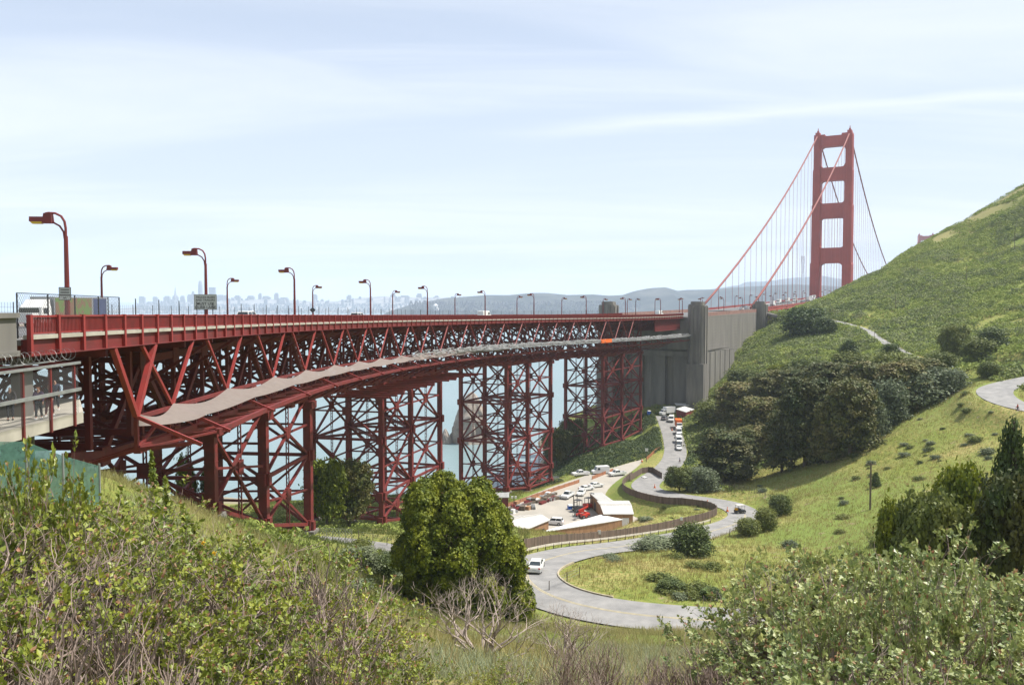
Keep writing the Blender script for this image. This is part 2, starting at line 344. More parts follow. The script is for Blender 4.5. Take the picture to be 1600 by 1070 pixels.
RD5[:, 2] = tps(RD5[:, 0], RD5[:, 1])
YARD = np.array([(-6,205),(-2,215),(12,238),(24,255),(40,275),(52,288),(57,284),(50,262),(42,249),(33,240),(33,215),(35,203),(32,190),(20,180),(7,173),(-8,178)], float)
YZ = 15.0
def poly_dist(x, y, poly): # signed: negative inside
    x = np.ravel(x); y = np.ravel(y); best = np.full(len(x), 1e9); ins = np.zeros(len(x), bool); n = len(poly)
    for i in range(n):
        a = poly[i]; b = poly[(i+1) % n]; ab = b-a
        t = np.clip(((x-a[0])*ab[0]+(y-a[1])*ab[1])/(ab@ab), 0, 1)
        best = np.minimum(best, np.hypot(x-a[0]-t*ab[0], y-a[1]-t*ab[1]))
        c = ((a[1] > y) != (b[1] > y)) & (x < (b[0]-a[0])*(y-a[1])/(b[1]-a[1]+1e-12)+a[0]); ins ^= c
    return np.where(ins, -best, best)
ROADS = [(RD1, 3.8), (RD2, 2.2), (RD3, 4.0), (RD4, 1.9), (RD5, 1.7)]
def road_near(x, y, path):
    x = np.ravel(x); y = np.ravel(y); D = np.full(len(x), 1e9); Z = np.zeros(len(x))
    x0, x1 = path[:, 0].min()-25, path[:, 0].max()+25; y0, y1 = path[:, 1].min()-25, path[:, 1].max()+25
    m = np.where((x > x0) & (x < x1) & (y > y0) & (y < y1))[0]
    for i in range(0, len(m), 8000):
        j = m[i:i+8000]; d = np.hypot(x[j, None]-path[None, :, 0], y[j, None]-path[None, :, 1]); k = d.argmin(1)
        D[j] = d[np.arange(len(j)), k]; Z[j] = path[k, 2]
    return D, Z
def ground(x, y):
    sh = np.shape(x); x = np.ravel(np.asarray(x, float)); y = np.ravel(np.asarray(y, float))
    z = tps(x, y)
    far = np.hypot(x, y); amp = np.clip((far-12)/60, 0, 1)
    rough = (vnoise(x, y, 17, 1)-.5)*1.6+(vnoise(x, y, 7, 2)-.5)*.8+(vnoise(x, y, 3, 3)-.5)*.3
    big = np.clip((y-260)/150, 0, 1)
    z = z+rough*amp*.7+((vnoise(x, y, 45, 5)-.5)*5*np.clip((x-170)/60, .15, 1)+(vnoise(x, y, 14, 6)-.5)*2.5)*big*np.clip((z-45)/20, 0, 1)*np.clip((z-40)/30, 0, 1)
    d = poly_dist(x, y, YARD); t = np.clip((d-.5)/7, 0, 1); t = t*t*(3-2*t); z = np.where(d < 8, (YZ-.12)*(1-t)+z*t, z)
    for path, hw in reversed(ROADS):
        D, Z = road_near(x, y, path); t = np.clip((D-hw-.8)/7, 0, 1); t = t*t*(3-2*t); z = np.where(D < hw+8, (Z-.14)*(1-t)+z*t, z)
    return z.reshape(sh)
def axis(segs):
    o = [segs[0][0]]
    for a, b, s in segs:
        n = max(1, int(round((b-a)/s))); o += list(np.linspace(a, b, n+1)[1:])
    return np.array(o)
GX = axis([(-2600,-500,150),(-500,-130,20),(-130,-45,2),(-45,75,1.1),(75,260,1.8),(260,420,5),(420,1400,40)])
GY = axis([(-600,-60,45),(-60,-16,6),(-16,60,1),(60,240,1.3),(240,420,1.8),(420,600,3),(600,760,10)])
gx, gy = np.meshgrid(GX, GY)
gz = ground(gx, gy)
edge = np.clip((np.abs(gx)-450)/600, 0, 1)
gz = np.where(gx < -300, np.minimum(gz, 70)-edge*20, np.clip(gz, -12, 230)); gz = np.where((gx < -110) & (gy > 320), np.minimum(gz, -5), gz)
gz = np.where((gx < -130) & (gy <= 320), np.clip(gz, -5, 66), gz)
def H(x, y):
    i = int(np.clip(np.searchsorted(GX, x)-1, 0, len(GX)-2)); j = int(np.clip(np.searchsorted(GY, y)-1, 0, len(GY)-2))
    a = (x-GX[i])/(GX[i+1]-GX[i]); b = (y-GY[j])/(GY[j+1]-GY[j])
    return float((gz[j, i]*(1-a)+gz[j, i+1]*a)*(1-b)+(gz[j+1, i]*(1-a)+gz[j+1, i+1]*a)*b)
def HV(x, y):
    x = np.asarray(x, float); y = np.asarray(y, float)
    i = np.clip(np.searchsorted(GX, x)-1, 0, len(GX)-2); j = np.clip(np.searchsorted(GY, y)-1, 0, len(GY)-2)
    a = (x-GX[i])/(GX[i+1]-GX[i]); b = (y-GY[j])/(GY[j+1]-GY[j])
    return (gz[j, i]*(1-a)+gz[j, i+1]*a)*(1-b)+(gz[j+1, i]*(1-a)+gz[j+1, i+1]*a)*b
def grid_faces(ny, nx):
    a = (np.arange(ny-1)[:, None]*nx+np.arange(nx-1)[None]).ravel(); return np.c_[a, a+1, a+nx+1, a+nx]
def ground_mat():
    m = bpy.data.materials.new('hillside_ground'); m.use_nodes = True; nt = m.node_tree; n = nt.nodes; l = nt.links
    p = n['Principled BSDF']; p.inputs['Roughness'].default_value = .95; p.inputs['Specular IOR Level'].default_value = .1
    g = n.new('ShaderNodeNewGeometry')
    def noise(s, d=6, r=.6):
        z = n.new('ShaderNodeTexNoise'); z.inputs['Scale'].default_value = s; z.inputs['Detail'].default_value = d; z.inputs['Roughness'].default_value = r
        l.new(g.outputs['Position'], z.inputs['Vector']); return z
    def mr(src, lo, hi):
        q = n.new('ShaderNodeMapRange'); q.inputs[1].default_value = lo; q.inputs[2].default_value = hi; l.new(src, q.inputs[0]); return q.outputs[0]
    def mix(fac, a, b):
        q = n.new('ShaderNodeMix'); q.data_type = 'RGBA'; l.new(fac, q.inputs[0])
        for k, c in ((6, a), (7, b)):
            if isinstance(c, tuple): q.inputs[k].default_value = (*c, 1)
            else: l.new(c, q.inputs[k])
        return q.outputs[2]
    gr = mix(mr(noise(.06, 4).outputs[0], .40, .62), (.215, .23, .055), (.36, .29, .12))
    gr = mix(mr(noise(1.6, 5, .7).outputs[0], .42, .62), gr, (.13, .17, .038))
    gr = mix(mr(noise(.022, 3).outputs[0], .45, .62), gr, (.16, .205, .05))
    # bare brown soil where it is steep
    sx = n.new('ShaderNodeSeparateXYZ'); l.new(g.outputs['Normal'], sx.inputs[0])
    fac = mr(sx.outputs[2], .70, .50)
    gr = mix(fac, gr, (.17, .135, .09))
    ps = n.new('ShaderNodeSeparateXYZ'); l.new(g.outputs['Position'], ps.inputs[0])
    gr = mix(mr(noise(.35, 6, .7).outputs[0], .60, .68), gr, (.26, .21, .13))
    gr = mix(mr(ps.outputs[1], 470, 530), gr, (.25, .225, .10))
    gr = mix(mr(ps.outputs[2], 3.2, 1.2), gr, (.26, .22, .16))
    l.new(gr, p.inputs['Base Color'])
    b = n.new('ShaderNodeBump'); b.inputs['Strength'].default_value = .7; b.inputs['Distance'].default_value = .35
    l.new(noise(1.3, 8, .75).outputs[0], b.inputs['Height']); l.new(b.outputs[0], p.inputs['Normal'])
    return m
tag(link('ground', mesh_np('ground', np.c_[gx.ravel(), gy.ravel(), gz.ravel()], grid_faces(len(GY), len(GX)), True), ground_mat()), kind='structure')
# water
def water_mat():
    m = bpy.data.materials.new('bay_water'); m.use_nodes = True; nt = m.node_tree; n = nt.nodes; l = nt.links; p = n['Principled BSDF']
    p.inputs['Roughness'].default_value = .32; p.inputs['IOR'].default_value = 1.33
    g = n.new('ShaderNodeNewGeometry')
    z = n.new('ShaderNodeTexNoise'); z.inputs['Scale'].default_value = .006; z.inputs['Detail'].default_value = 4; l.new(g.outputs['Position'], z.inputs['Vector'])
    q = n.new('ShaderNodeMix'); q.data_type = 'RGBA'; q.inputs[6].default_value = (.14, .225, .215, 1); q.inputs[7].default_value = (.215, .265, .30, 1)
    l.new(z.outputs[0], q.inputs[0]); l.new(q.outputs[2], p.inputs['Base Color'])
    w1 = n.new('ShaderNodeTexNoise'); w1.inputs['Scale'].default_value = .22; w1.inputs['Detail'].default_value = 6; w1.inputs['Roughness'].default_value = .65
    mp = n.new('ShaderNodeMapping'); mp.inputs['Scale'].default_value = (1, 2.2, 1); mp.inputs['Rotation'].default_value = (0, 0, .5)
    l.new(g.outputs['Position'], mp.inputs[0]); l.new(mp.outputs[0], w1.inputs['Vector'])
    b = n.new('ShaderNodeBump'); b.inputs['Strength'].default_value = .5; b.inputs['Distance'].default_value = .8; l.new(w1.outputs[0], b.inputs['Height']); l.new(b.outputs[0], p.inputs['Normal'])
    return m
wm = MB(); wm.quad((-30000, -500, 0), (30000, -500, 0), (30000, 40000, 0), (-30000, 40000, 0))
tag(wm.build('water', water_mat()), kind='structure')
# roads
def ribbon(name, path, hw, m, dz=0, off=0, i0=0, i1=None, cols=5, kind='structure', crown=.0):
    p = path[i0:i1]; t = np.gradient(p[:, :2], axis=0); t /= np.linalg.norm(t, axis=1)[:, None]; nr = np.c_[t[:, 1], -t[:, 0]]
    us = np.linspace(-hw, hw, cols)+off
    vs = np.array([[(p[i, 0]+nr[i, 0]*u, p[i, 1]+nr[i, 1]*u, p[i, 2]+dz) for u in us] for i in range(len(p))])
    return tag(link(name, mesh_np(name, vs.reshape(-1, 3), grid_faces(len(p), cols)[:, ::-1], True), m), kind=kind)
ribbon('road', RD1, 3.8, M['asph'], .0); ribbon('road', RD3, 4.0, M['asph'], .0)
ribbon('path', RD2, 2.2, M['asph'], -.02); ribbon('path', RD4, 1.9, M['asph'], -.02); ribbon('path', RD5, 1.7, M['dirt'], -.03)
for off in (-.12, .12): ribbon('road_marking', RD1, .055, M['yellow'], .012, off, 40, 170, 2)
0 and ribbon('road_marking', RD1, .06, M['pwhite'], .012, 3.55, 5, 150, 2); 0 and ribbon('road_marking', RD1, .06, M['pwhite'], .012, -3.55, 5, 150, 2)
def offs(path, off, i):
    a = path[max(0, i-1)]; b = path[min(len(path)-1, i+1)]; t = (b-a)[:2]; t = t/np.linalg.norm(t)
    return np.array((path[i][0]+t[1]*off, path[i][1]-t[0]*off))
ks = [i for i in range(len(RD1)) if 84 < RD1[i][1] < 116 and RD1[i][0] < 9]
kb = MB()
for a, b in zip(ks[:-1], ks[1:]):
    p, q = offs(RD1, 3.88, a), offs(RD1, 3.88, b); kb.bar((*p, RD1[a][2]+.02), (*q, RD1[b][2]+.02), .18, .26)
tag(kb.build('kerb', M['kerb']), kind='structure')
yb = MB(); yb.prism([tuple(p) for p in YARD], YZ-.1, YZ)
tag(yb.build('yard_pavement', M['yard']), kind='structure')
# far land: ridges across the bay
def ridge(name, prof, D, depth, m, seed, amp=6, floor=-4):
    px = np.array([p[0] for p in prof], float); py = np.array([p[1] for p in prof], float)
    n = 260; X = np.linspace(px[0], px[-1], n); Yp = np.interp(X, px, py); rows = 14; vs = []
    for j in range(rows):
        u = j/(rows-1); prof_h = math.sin(min(1, u/.55)*PI/2)**1.1 if u < .55 else math.cos((u-.55)/.45*PI/2)
        for i in range(n):
            x, y, z = pt(X[i], Yp[i], D); yy = D-depth*.55+depth*u
            hh = (z-floor)*prof_h+floor; k = 1-abs(2*u-1.1)**2*.5
            nz = (vnoise(x*.7, yy, depth/7, seed)-.5)*amp*2.2+(vnoise(x, yy, depth/18, seed+1)-.5)*amp
            vs.append((x*(.97+.06*u*0)+0*yy, yy, max(floor, hh+nz*(.25+.75*prof_h)*k*(0 if abs(u-.55) < .03 else 1))))
    return tag(link(name, mesh_np(name, np.array(vs), grid_faces(rows, n), True), m), kind='structure')
M['farhill'] = mat('distant_wooded_hill', (.032, .045, .052), .95, 0, col2=(.115, .12, .12), vscale=.006, lo=.45, hi=.75, detail=8)
M['farcity'] = mat('distant_built_up_hill', (.14, .145, .15), .95, 0, col2=(.30, .29, .28), vscale=.012, lo=.4, hi=.62, detail=8)
ridge('hills', [(-300,473),(-60,472),(60,471.5),(180,473),(260,474),(330,473)], 17000, 3000, M['farhill'], 3, 10)
ridge('hills', [(170,483),(215,478),(260,474),(340,470),(400,467),(470,471),(520,471),(560,465),(590,463),(640,465),(700,465),(760,468),(820,472)], 7600, 1500, M['farcity'], 11, 10)
ridge('hills', [(610,488),(640,478),(690,466),(705,465),(760,461),(795,461),(834,457.6),(856,457.7),(889,461),(930,460),(955,462),(977,461),(996,455),(1018,451.6),(1040,450),(1060,455),(1081,453),(1120,452.5),(1160,449),(1200,447),(1250,444),(1300,446),(1360,450),(1500,455)], 3900, 1400, M['farhill'], 21, 7)
ridge('hills', [(1090,468),(1120,452),(1149,447.5),(1168,445),(1178,440.5),(1200,440),(1225,438),(1250,434),(1282,432.6),(1295,430),(1308,432.6),(1340,438),(1400,444),(1500,450)], 8200, 1500, M['farhill'], 31, 10)
# ------------------------------------------------------------------ deck centre line
_cy = np.array([-60,20,50,82,113.6,150.8,183,214.6,246.7]); _cx = np.array([-33,-37.6,-38.9,-41,-40.9,-36.6,-29.6,-19.0,-5.1])
YY = np.arange(-60., 3600., 1.)
CXr = np.where(YY < 246.7, np.interp(YY, _cy, _cx), -145.8+.5704*YY)
kern = np.exp(-np.linspace(-2.6, 2.6, 53)**2/2); kern /= kern.sum()
CXs = np.convolve(np.pad(CXr, 26, mode='edge'), kern, 'valid'); CXs[-40:] = CXr[-40:]
CXs = np.where(YY > 300, CXr, CXs)
S_ = np.r_[0, np.cumsum(np.hypot(np.diff(CXs), 1.))]; S_ -= np.interp(42, YY, S_)
TH = np.arctan(np.gradient(CXs, YY)); TH = np.convolve(np.pad(TH, 7, mode='edge'), np.ones(15)/15, 'valid')
ZRy = np.array([-60, 42, 100, 200, 300, 345, 400, 466, 560, 660, 771, 1050, 1327, 1600, 1882, 2100, 3600])
ZRz = np.array([66.9, 66.5, 65.8, 64.5, 63.4, 63.2, 63.8, 64.9, 67.6, 71.0, 74.4, 80.8, 83, 80.8, 74.4, 69, 64])
ZS = np.convolve(np.pad(np.interp(YY, ZRy, ZRz), 20, mode='edge'), np.ones(41)/41, 'valid')
def P(s, wd, dz=0.): # point at arclength s, offset to the right, height relative to the railing top
    y = np.interp(s, S_, YY); th = np.interp(s, S_, TH); x = np.interp(s, S_, CXs)
    return np.array((x+wd*math.cos(th), y-wd*math.sin(th), np.interp(s, S_, ZS)+dz))
def s_at_y(y, wd=0):
    lo, hi = -90., 3000.
    for _ in range(40):
        m_ = (lo+hi)/2
        if P(m_, wd)[1] < y: lo = m_
        else: hi = m_
    return lo
def s_at_px(px, wd, lo=0., hi=700.):
    ss = np.linspace(lo, hi, 1400); v = [800+F*(lambda q: q[0]/q[1])(P(s, wd)) for s in ss]
    return float(ss[int(np.argmin(np.abs(np.array(v)-px)))])
def heading(s): return float(np.interp(s, S_, TH))
def sweep(mb, s0, s1, step, prof, close=True): # prof: list of (w, dz)
    n = max(2, int((s1-s0)/step)+1); ss = np.linspace(s0, s1, n); k = len(prof); vs = []
    for s in ss:
        for (a, b) in prof: vs.append(P(s, a, b))
    fs = [(i*k+j, i*k+(j+1) % k, (i+1)*k+(j+1) % k, (i+1)*k+j) for i in range(n-1) for j in range(k if close else k-1)]
    if close: fs += [tuple(range(k-1, -1, -1)), tuple((n-1)*k+j for j in range(k))]
    mb.add(vs, fs); return mb
def rect(w0, w1, z0, z1): return [(w0, z0), (w0, z1), (w1, z1), (w1, z0)]
SN2 = s_at_y(362, 0); SN1 = s_at_y(466, 0)-0; STN = s_at_y(771, 0); STS = STN+1280
S_TR0 = s_at_y(66, 7.35); S_TR1 = s_at_y(330, 7.35)
TWY = [(92.5, 111, 129), (165, 181, 197), (236, 248.5, 262), (297.6, 313, 330)]
# ------------------------------------------------------------------ approach viaduct
via = empty('approach_viaduct', tuple(P(0, 0, -1.3)), 'long red steel truss viaduct curving from the left edge to the concrete anchorage', 'viaduct')
VO = np.array(via.location)
def vb(mb, name, m, par=None): return mb.build(name, m, par or via, VO)
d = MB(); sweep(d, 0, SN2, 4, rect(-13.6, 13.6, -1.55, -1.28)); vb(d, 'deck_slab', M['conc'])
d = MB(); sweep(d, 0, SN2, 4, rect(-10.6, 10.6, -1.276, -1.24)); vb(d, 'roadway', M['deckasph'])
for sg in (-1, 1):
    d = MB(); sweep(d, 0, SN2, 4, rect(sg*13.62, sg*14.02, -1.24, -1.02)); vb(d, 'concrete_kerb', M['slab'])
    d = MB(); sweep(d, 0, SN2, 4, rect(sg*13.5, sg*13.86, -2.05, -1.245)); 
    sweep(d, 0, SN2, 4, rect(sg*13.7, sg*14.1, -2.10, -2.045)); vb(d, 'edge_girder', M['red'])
    d = MB(); n = int(SN2/2.9)
    sweep(d, 0, SN2, 3, rect(sg*13.78, sg*13.98, -.10, 0)); sweep(d, 0, SN2, 3, rect(sg*13.82, sg*13.94, -.98, -.90))
    s = 0
    while s < SN2:
        sp = .16 if s < 60 else (.3 if s < 150 else .6)
        a = P(s, sg*13.88, -.92); b = P(s, sg*13.88, -.06); d.bar(a, b, .05 if s < 60 else (.12 if s < 150 else .34), .05, up=(0, 1, 0)); s += sp
    # infill behind the bars reads solid at an angle
    vb(d, 'railing', M['redrail'])
    PL_ = []
    for i in range(n+1):
        s = i*2.9; ln = sg*13.97
        PL_.append((P(s, ln, -2.1 if sg > 0 else -1.3), P(s, ln, .03)))
    one_posts(PL_, M['redrail'], via, VO, .22, 'railing_post', 50)
# stringers and soffit
d = MB()
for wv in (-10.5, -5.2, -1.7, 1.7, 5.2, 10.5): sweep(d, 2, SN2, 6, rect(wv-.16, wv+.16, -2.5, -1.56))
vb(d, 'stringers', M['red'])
NB = 35; SS = np.linspace(S_TR0, S_TR1, NB+1)
def zt(s): return -3.3-.9*max(0, 1-(s-S_TR0)/40)
def zb(s): return -12.9-1.2*max(0, min(1, (s-150)/120))+1.7*max(0, 1-(s-S_TR0)/60)
WT = 7.35
for sg in (-1, 1):
    tr = MB()
    for i in range(NB):
        a, b = SS[i], SS[i+1]
        if i > 0: tr.bar(P(a, sg*WT, zt(a)), P(b, sg*WT, zt(b)), .55, .7)
        tr.bar(P(a, sg*WT, zb(a)), P(b, sg*WT, zb(b)), .6, .75)
        if i > 0: tr.bar(P(a, sg*WT, zt(a)), P(a, sg*WT, zb(a)), .36, .40, up=(0, 1, 0))
        if i % 2 == 0: tr.bar(P(a, sg*WT, zb(a)), P(b, sg*WT, zt(b)), .42, .50)
        else: tr.bar(P(a, sg*WT, zt(a)), P(b, sg*WT, zb(b)), .42, .50)
        # secondary laced member
        if sg < 0: tr.lattice(P(a, sg*WT, zt(a)) if i % 2 == 0 else P(a, sg*WT, zb(a)), P(b, sg*WT, zb(b)) if i % 2 == 0 else P(b, sg*WT, zt(b)), .45, t=.08, step=.9)
        for q, zz in ((a, zb(a)),) + (((a, zt(a)),) if i > 0 else ()):
            c = P(q, sg*WT, zz); h = heading(q); tr.obox((c[0], c[1]), .34, .8, c[2]-.75, c[2]+.75, -h)
    tr.bar(P(S_TR1, sg*WT, zt(S_TR1)+.35), P(S_TR1, sg*WT, zb(S_TR1)), .4, .5, up=(0, 1, 0))
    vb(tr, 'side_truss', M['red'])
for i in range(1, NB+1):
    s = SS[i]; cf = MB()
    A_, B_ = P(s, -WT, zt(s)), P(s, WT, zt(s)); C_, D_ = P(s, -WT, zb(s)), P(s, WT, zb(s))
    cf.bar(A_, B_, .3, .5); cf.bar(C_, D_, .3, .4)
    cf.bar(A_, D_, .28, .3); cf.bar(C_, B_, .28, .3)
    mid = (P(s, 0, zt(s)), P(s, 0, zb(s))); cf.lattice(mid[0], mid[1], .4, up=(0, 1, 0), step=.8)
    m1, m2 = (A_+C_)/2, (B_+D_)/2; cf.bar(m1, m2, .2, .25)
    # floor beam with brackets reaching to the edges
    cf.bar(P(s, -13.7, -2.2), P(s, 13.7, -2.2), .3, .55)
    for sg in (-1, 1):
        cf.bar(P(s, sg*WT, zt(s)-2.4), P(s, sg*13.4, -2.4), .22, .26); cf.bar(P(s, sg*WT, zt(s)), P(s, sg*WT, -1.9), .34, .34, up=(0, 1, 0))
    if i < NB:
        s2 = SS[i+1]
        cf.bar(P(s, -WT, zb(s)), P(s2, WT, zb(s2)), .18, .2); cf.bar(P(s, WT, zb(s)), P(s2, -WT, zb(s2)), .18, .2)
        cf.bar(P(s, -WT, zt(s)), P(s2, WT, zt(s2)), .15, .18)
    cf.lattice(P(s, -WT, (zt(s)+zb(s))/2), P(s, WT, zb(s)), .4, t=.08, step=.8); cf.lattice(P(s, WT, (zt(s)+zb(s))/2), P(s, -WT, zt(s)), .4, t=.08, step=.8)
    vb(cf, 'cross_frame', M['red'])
# sloping braces near the land end
d = MB()
for k, s in enumerate(np.arange(10, S_TR0+2, 7.5)):
    d.bar(P(s, -12, -2.3), P(s, 13.5, -2.3), .35, .7)
    if s > 16: d.bar(P(s, 9, -9.5), P(s, -9, -9.5), .35, .5); d.bar(P(s, 9, -2.2), P(s, 9, -9.8), .4, .4, up=(0, 1, 0)); d.bar(P(s, -6, -2.2), P(s, -6, -9.8), .4, .4, up=(0, 1, 0)); d.bar(P(s, 9, -2.2), P(s, -6, -9.5), .3, .3)
d.bar(P(14, 9, -9.8), P(S_TR0, WT, zb(S_TR0)), .6, .8); d.bar(P(14, -6, -9.8), P(S_TR0, -WT, zb(S_TR0)), .6, .8)
vb(d, 'end_frame', M['red'])
# plate girder span beside the anchorage
d = MB()
for wv in (-12.5, -6, 0, 6, 12.8):
    sweep(d, S_TR1+.6, SN2-1, 6, rect(wv-.12, wv+.12, -6.6, -2.0)); sweep(d, S_TR1+.6, SN2-1, 6, rect(wv-.4, wv+.4, -6.8, -6.55))
s = S_TR1+1
while s < SN2-1.5: d.bar(P(s, 12.98, -6.55), P(s, 12.98, -2.05), .14, .16, up=(0, 1, 0)); s += 1.3
vb(d, 'girder_span', M['red'])
# mesh fences above the railing
wire = mat('chain_link_wire', (.16, .165, .17), .6, .3)
def wirefence(name, f, n, hgt, label, group=None, cell=.35, pm='dgrey', r=.035, diag=True, wr=.010, cat='fence', top=True):
    e = empty(name, tuple(f(0)), label, cat, group); o = np.array(e.location)
    one_posts([(f(i/n), f(i/n)+np.array((0, 0, hgt))) for i in range(n+1)], M[pm], e, o, r*2); b = MB()
    b.bar(f(0)+np.array((0, 0, hgt)), f(1)+np.array((0, 0, hgt)), r*1.3) if n == 1 else [b.bar(f(i/n)+np.array((0, 0, hgt)), f((i+1)/n)+np.array((0, 0, hgt)), r*1.3) for i in range(n)]
    if top: b.build('top_rail', M[pm], e, o)
    if cell:
        c = MB(); p0, p1 = f(0), f(1)
        L_ = np.linalg.norm(p1-p0); m_ = max(2, int(L_/cell)); z_ = np.array((0, 0, 1.))
        def q(u, v): return f(min(1, max(0, u)))+z_*v
        k = int(hgt/cell)
        for i in range(m_+k):
            i0, v0 = (i, 0) if i <= m_ else (m_, (i-m_)*cell); i1, v1 = (i-k, hgt) if i-k >= 0 else (0, i*cell)
            c.bar(q(i0/m_, v0), q(i1/m_, min(hgt, v1)), wr, wr); c.bar(q(1-i0/m_, v0), q(1-i1/m_, min(hgt, v1)), wr, wr)
        c.build('wire_mesh', wire, e, o)
    return e
wirefence('chain_link_fence', lambda u: P(.3+u*12.5, 13.2, -1.2), 4, 2.35, 'tall chain link fence panel above the left end of the red railing', cell=.22, pm='dgrey', r=.03)
e = wirefence('mesh_fence', lambda u: P(13+u*(SN2-20), -13.5, -1.2), 62, 2.6, 'line of thin fence posts along the far side of the bridge deck', cell=0, r=.04, top=False)
c = MB()
for i in range(620):
    s = 13+(SN2-20)*i/620.; c.bar(P(s, -13.5, -.2), P(s, -13.5, 1.35), .018, .018, up=(0, 1, 0))
for v in (.3, .8): sweep(c, 13, SN2-8, 8, rect(-13.51, -13.49, v, v+.02))
c.build('wire_mesh', wire, e, np.array(e.location))
e = wirefence('kerb_fence', lambda u: P(13+u*150, 12.4, -1.2), 32, 2.35, 'row of thin steel fence posts just behind the near red railing', cell=0, r=.028, top=False)
# ------------------------------------------------------------------ street lamps
def lamp_thing():
    t = empty('street_lamp', (0, 0, 0), 'x', 'street lamp', 'curved red street lamps along the bridge')
    a = MB(); a.tube([(0, 0, 0), (0, 0, .5)], .26, 8); a.tube([(0, 0, .5), (0, 0, 3.5), (0, 0, 6.1)], [.17, .15, .125], 8)
    pl = a.build('pole', M['red'], t, smooth=False)
    b = MB(); arc = [(0, 0, 6.0), (0, 0, 6.6), (-.06, 0, 7.0), (-.25, 0, 7.32), (-.6, 0, 7.5), (-1.0, 0, 7.52), (-1.2, 0, 7.48)]
    b.tube(arc, .075, 6); b.tube([(-.08, 0, 5.95), (-.12, 0, 6.35), (-.35, 0, 6.72), (-.7, 0, 6.92), (-1.05, 0, 6.95)], .06, 6); b.build('bracket', M['red'], t)
    h = MB(); h.hexa([(-1.35, -.2, 6.88), (-.75, -.2, 6.88), (-.75, .2, 6.88), (-1.35, .2, 6.88), (-1.25, -.16, 7.5), (-.8, -.16, 7.5), (-.8, .16, 7.5), (-1.25, .16, 7.5)])
    h.hexa([(-2.1, -.2, 6.98), (-1.3, -.2, 6.98), (-1.3, .2, 6.98), (-2.1, .2, 6.98), (-2.1, -.17, 7.28), (-1.3, -.17, 7.28), (-1.3, .17, 7.28), (-2.1, .17, 7.28)])
    hd = h.build('lamp_head', M['red'], t)
    g = MB(); g.hexa([(-1.95, -.13, 6.84), (-1.4, -.13, 6.84), (-1.4, .13, 6.84), (-1.95, .13, 6.84), (-2.06, -.17, 6.975), (-1.32, -.17, 6.975), (-1.32, .17, 6.975), (-2.06, .17, 6.975)]); g.build('lens', M['lens'], hd)
    return t
lp = lamp_thing(); first = True
def ordn(i): return ['nearest', 'second', 'third', 'fourth', 'fifth', 'sixth', 'seventh', 'eighth', 'ninth', 'tenth', 'eleventh', 'twelfth', 'thirteenth', 'fourteenth', 'fifteenth'][i]
lampdat = [(px, 11.5) for px in (105,323,461,579,668,758,834,916,977,1032,1066)]+[(px, -11.5) for px in (160,356,489,614,711,808,877.5,942,980,1034,1072)]
side_i = {1: 0, -1: 0}
for px, wv in lampdat:
    s = s_at_px(px, wv, 2 if wv > 0 else 40, SN2+10); sg = 1 if wv > 0 else -1; i = side_i[sg]; side_i[sg] += 1
    lb = f'red lamp post leaning its arm {"left" if sg>0 else "right"}, {ordn(i)} of the {"near" if sg>0 else "far"} row from the left'
    o = lp if first else copy_tree(lp); first = False
    o.location = P(s, wv, -1.25); o.rotation_euler = (0, 0, -heading(s)+(0 if sg > 0 else PI)); o['label'] = lb
for i in range(14):
    s = SN2+35+i*36
    for sg in (1, -1):
        copy_tree(lp, P(s, sg*11.5, -1.25), -heading(s)+(0 if sg > 0 else PI), label=f'distant lamp post on the suspended deck, {onum(i)} of the {"right" if sg > 0 else "left"} row', group='distant lamp posts on the suspended deck')
# signs
def text_mesh(txt, size, align='CENTER'):
    cu = bpy.data.curves.new('t', 'FONT'); cu.body = txt; cu.size = size; cu.align_x = align; cu.extrude = .004; cu.space_line = .92; cu.offset = size*.018
    o = bpy.data.objects.new('t', cu); COL.objects.link(o); dg = bpy.context.evaluated_depsgraph_get()
    me = bpy.data.meshes.new_from_object(o.evaluated_get(dg)); me.materials.clear(); bpy.data.objects.remove(o); bpy.data.curves.remove(cu); return me
M['sign'] = mat('sign_face', (.52, .55, .52), .5); M['ink'] = mat('sign_lettering', (.03, .03, .035), .6)
def sign(px, wdt, hgt, zc, txt, sz, label):
    s = s_at_px(px, 11.5, 2, 200); c = P(s, 11.5, -1.25)+np.array((0, -.2, zc))
    yaw = -math.atan2(c[0], c[1])*.6
    t = empty('road_sign', tuple(c), label, 'sign', rz=yaw)
    a = MB(); a.box(-wdt/2, wdt/2, -.02, .02, -hgt/2, hgt/2); a.build('sign_panel', M['sign'], t)
    b = MB()
    for x0, x1, z0, z1 in ((-wdt/2, wdt/2, hgt/2-.03, hgt/2), (-wdt/2, wdt/2, -hgt/2, -hgt/2+.03), (-wdt/2, -wdt/2+.03, -hgt/2, hgt/2), (wdt/2-.03, wdt/2, -hgt/2, hgt/2)): b.box(x0, x1, -.03, -.022, z0, z1)
    b.build('sign_border', M['ink'], t)
    y = hgt/2
    for line, z_, k in txt:
        me = text_mesh(line, k); o = link('lettering', me, M['ink'], t); o.rotation_euler = (PI/2, 0, 0); o.location = (0, -.026, z_)
    return t
sign(323, 2.05, 1.45, 2.45, [('TRUCKS BUSES', .37, .26), ('AND TRAILERS', .10, .26), ('MUST USE', -.28, .36), ('CURB LANE', -.62, .36)], .3, 'wide white road sign reading MUST USE CURB LANE on the second near lamp post')
sg1 = sign(105, .68, .80, 2.55, [], .1, 'small white notice sign on the leftmost near lamp post')
b = MB()
random.seed(5)
for z_, n_ in ((.24, 8), (.08, 8), (-.08, 9), (-.26, 3)):
    x = -n_*.03
    for k in range(n_): b.box(x, x+.045, -.03, -.024, z_-.04, z_+.035); x += .062
b.build('lettering', M['ink'], sg1)
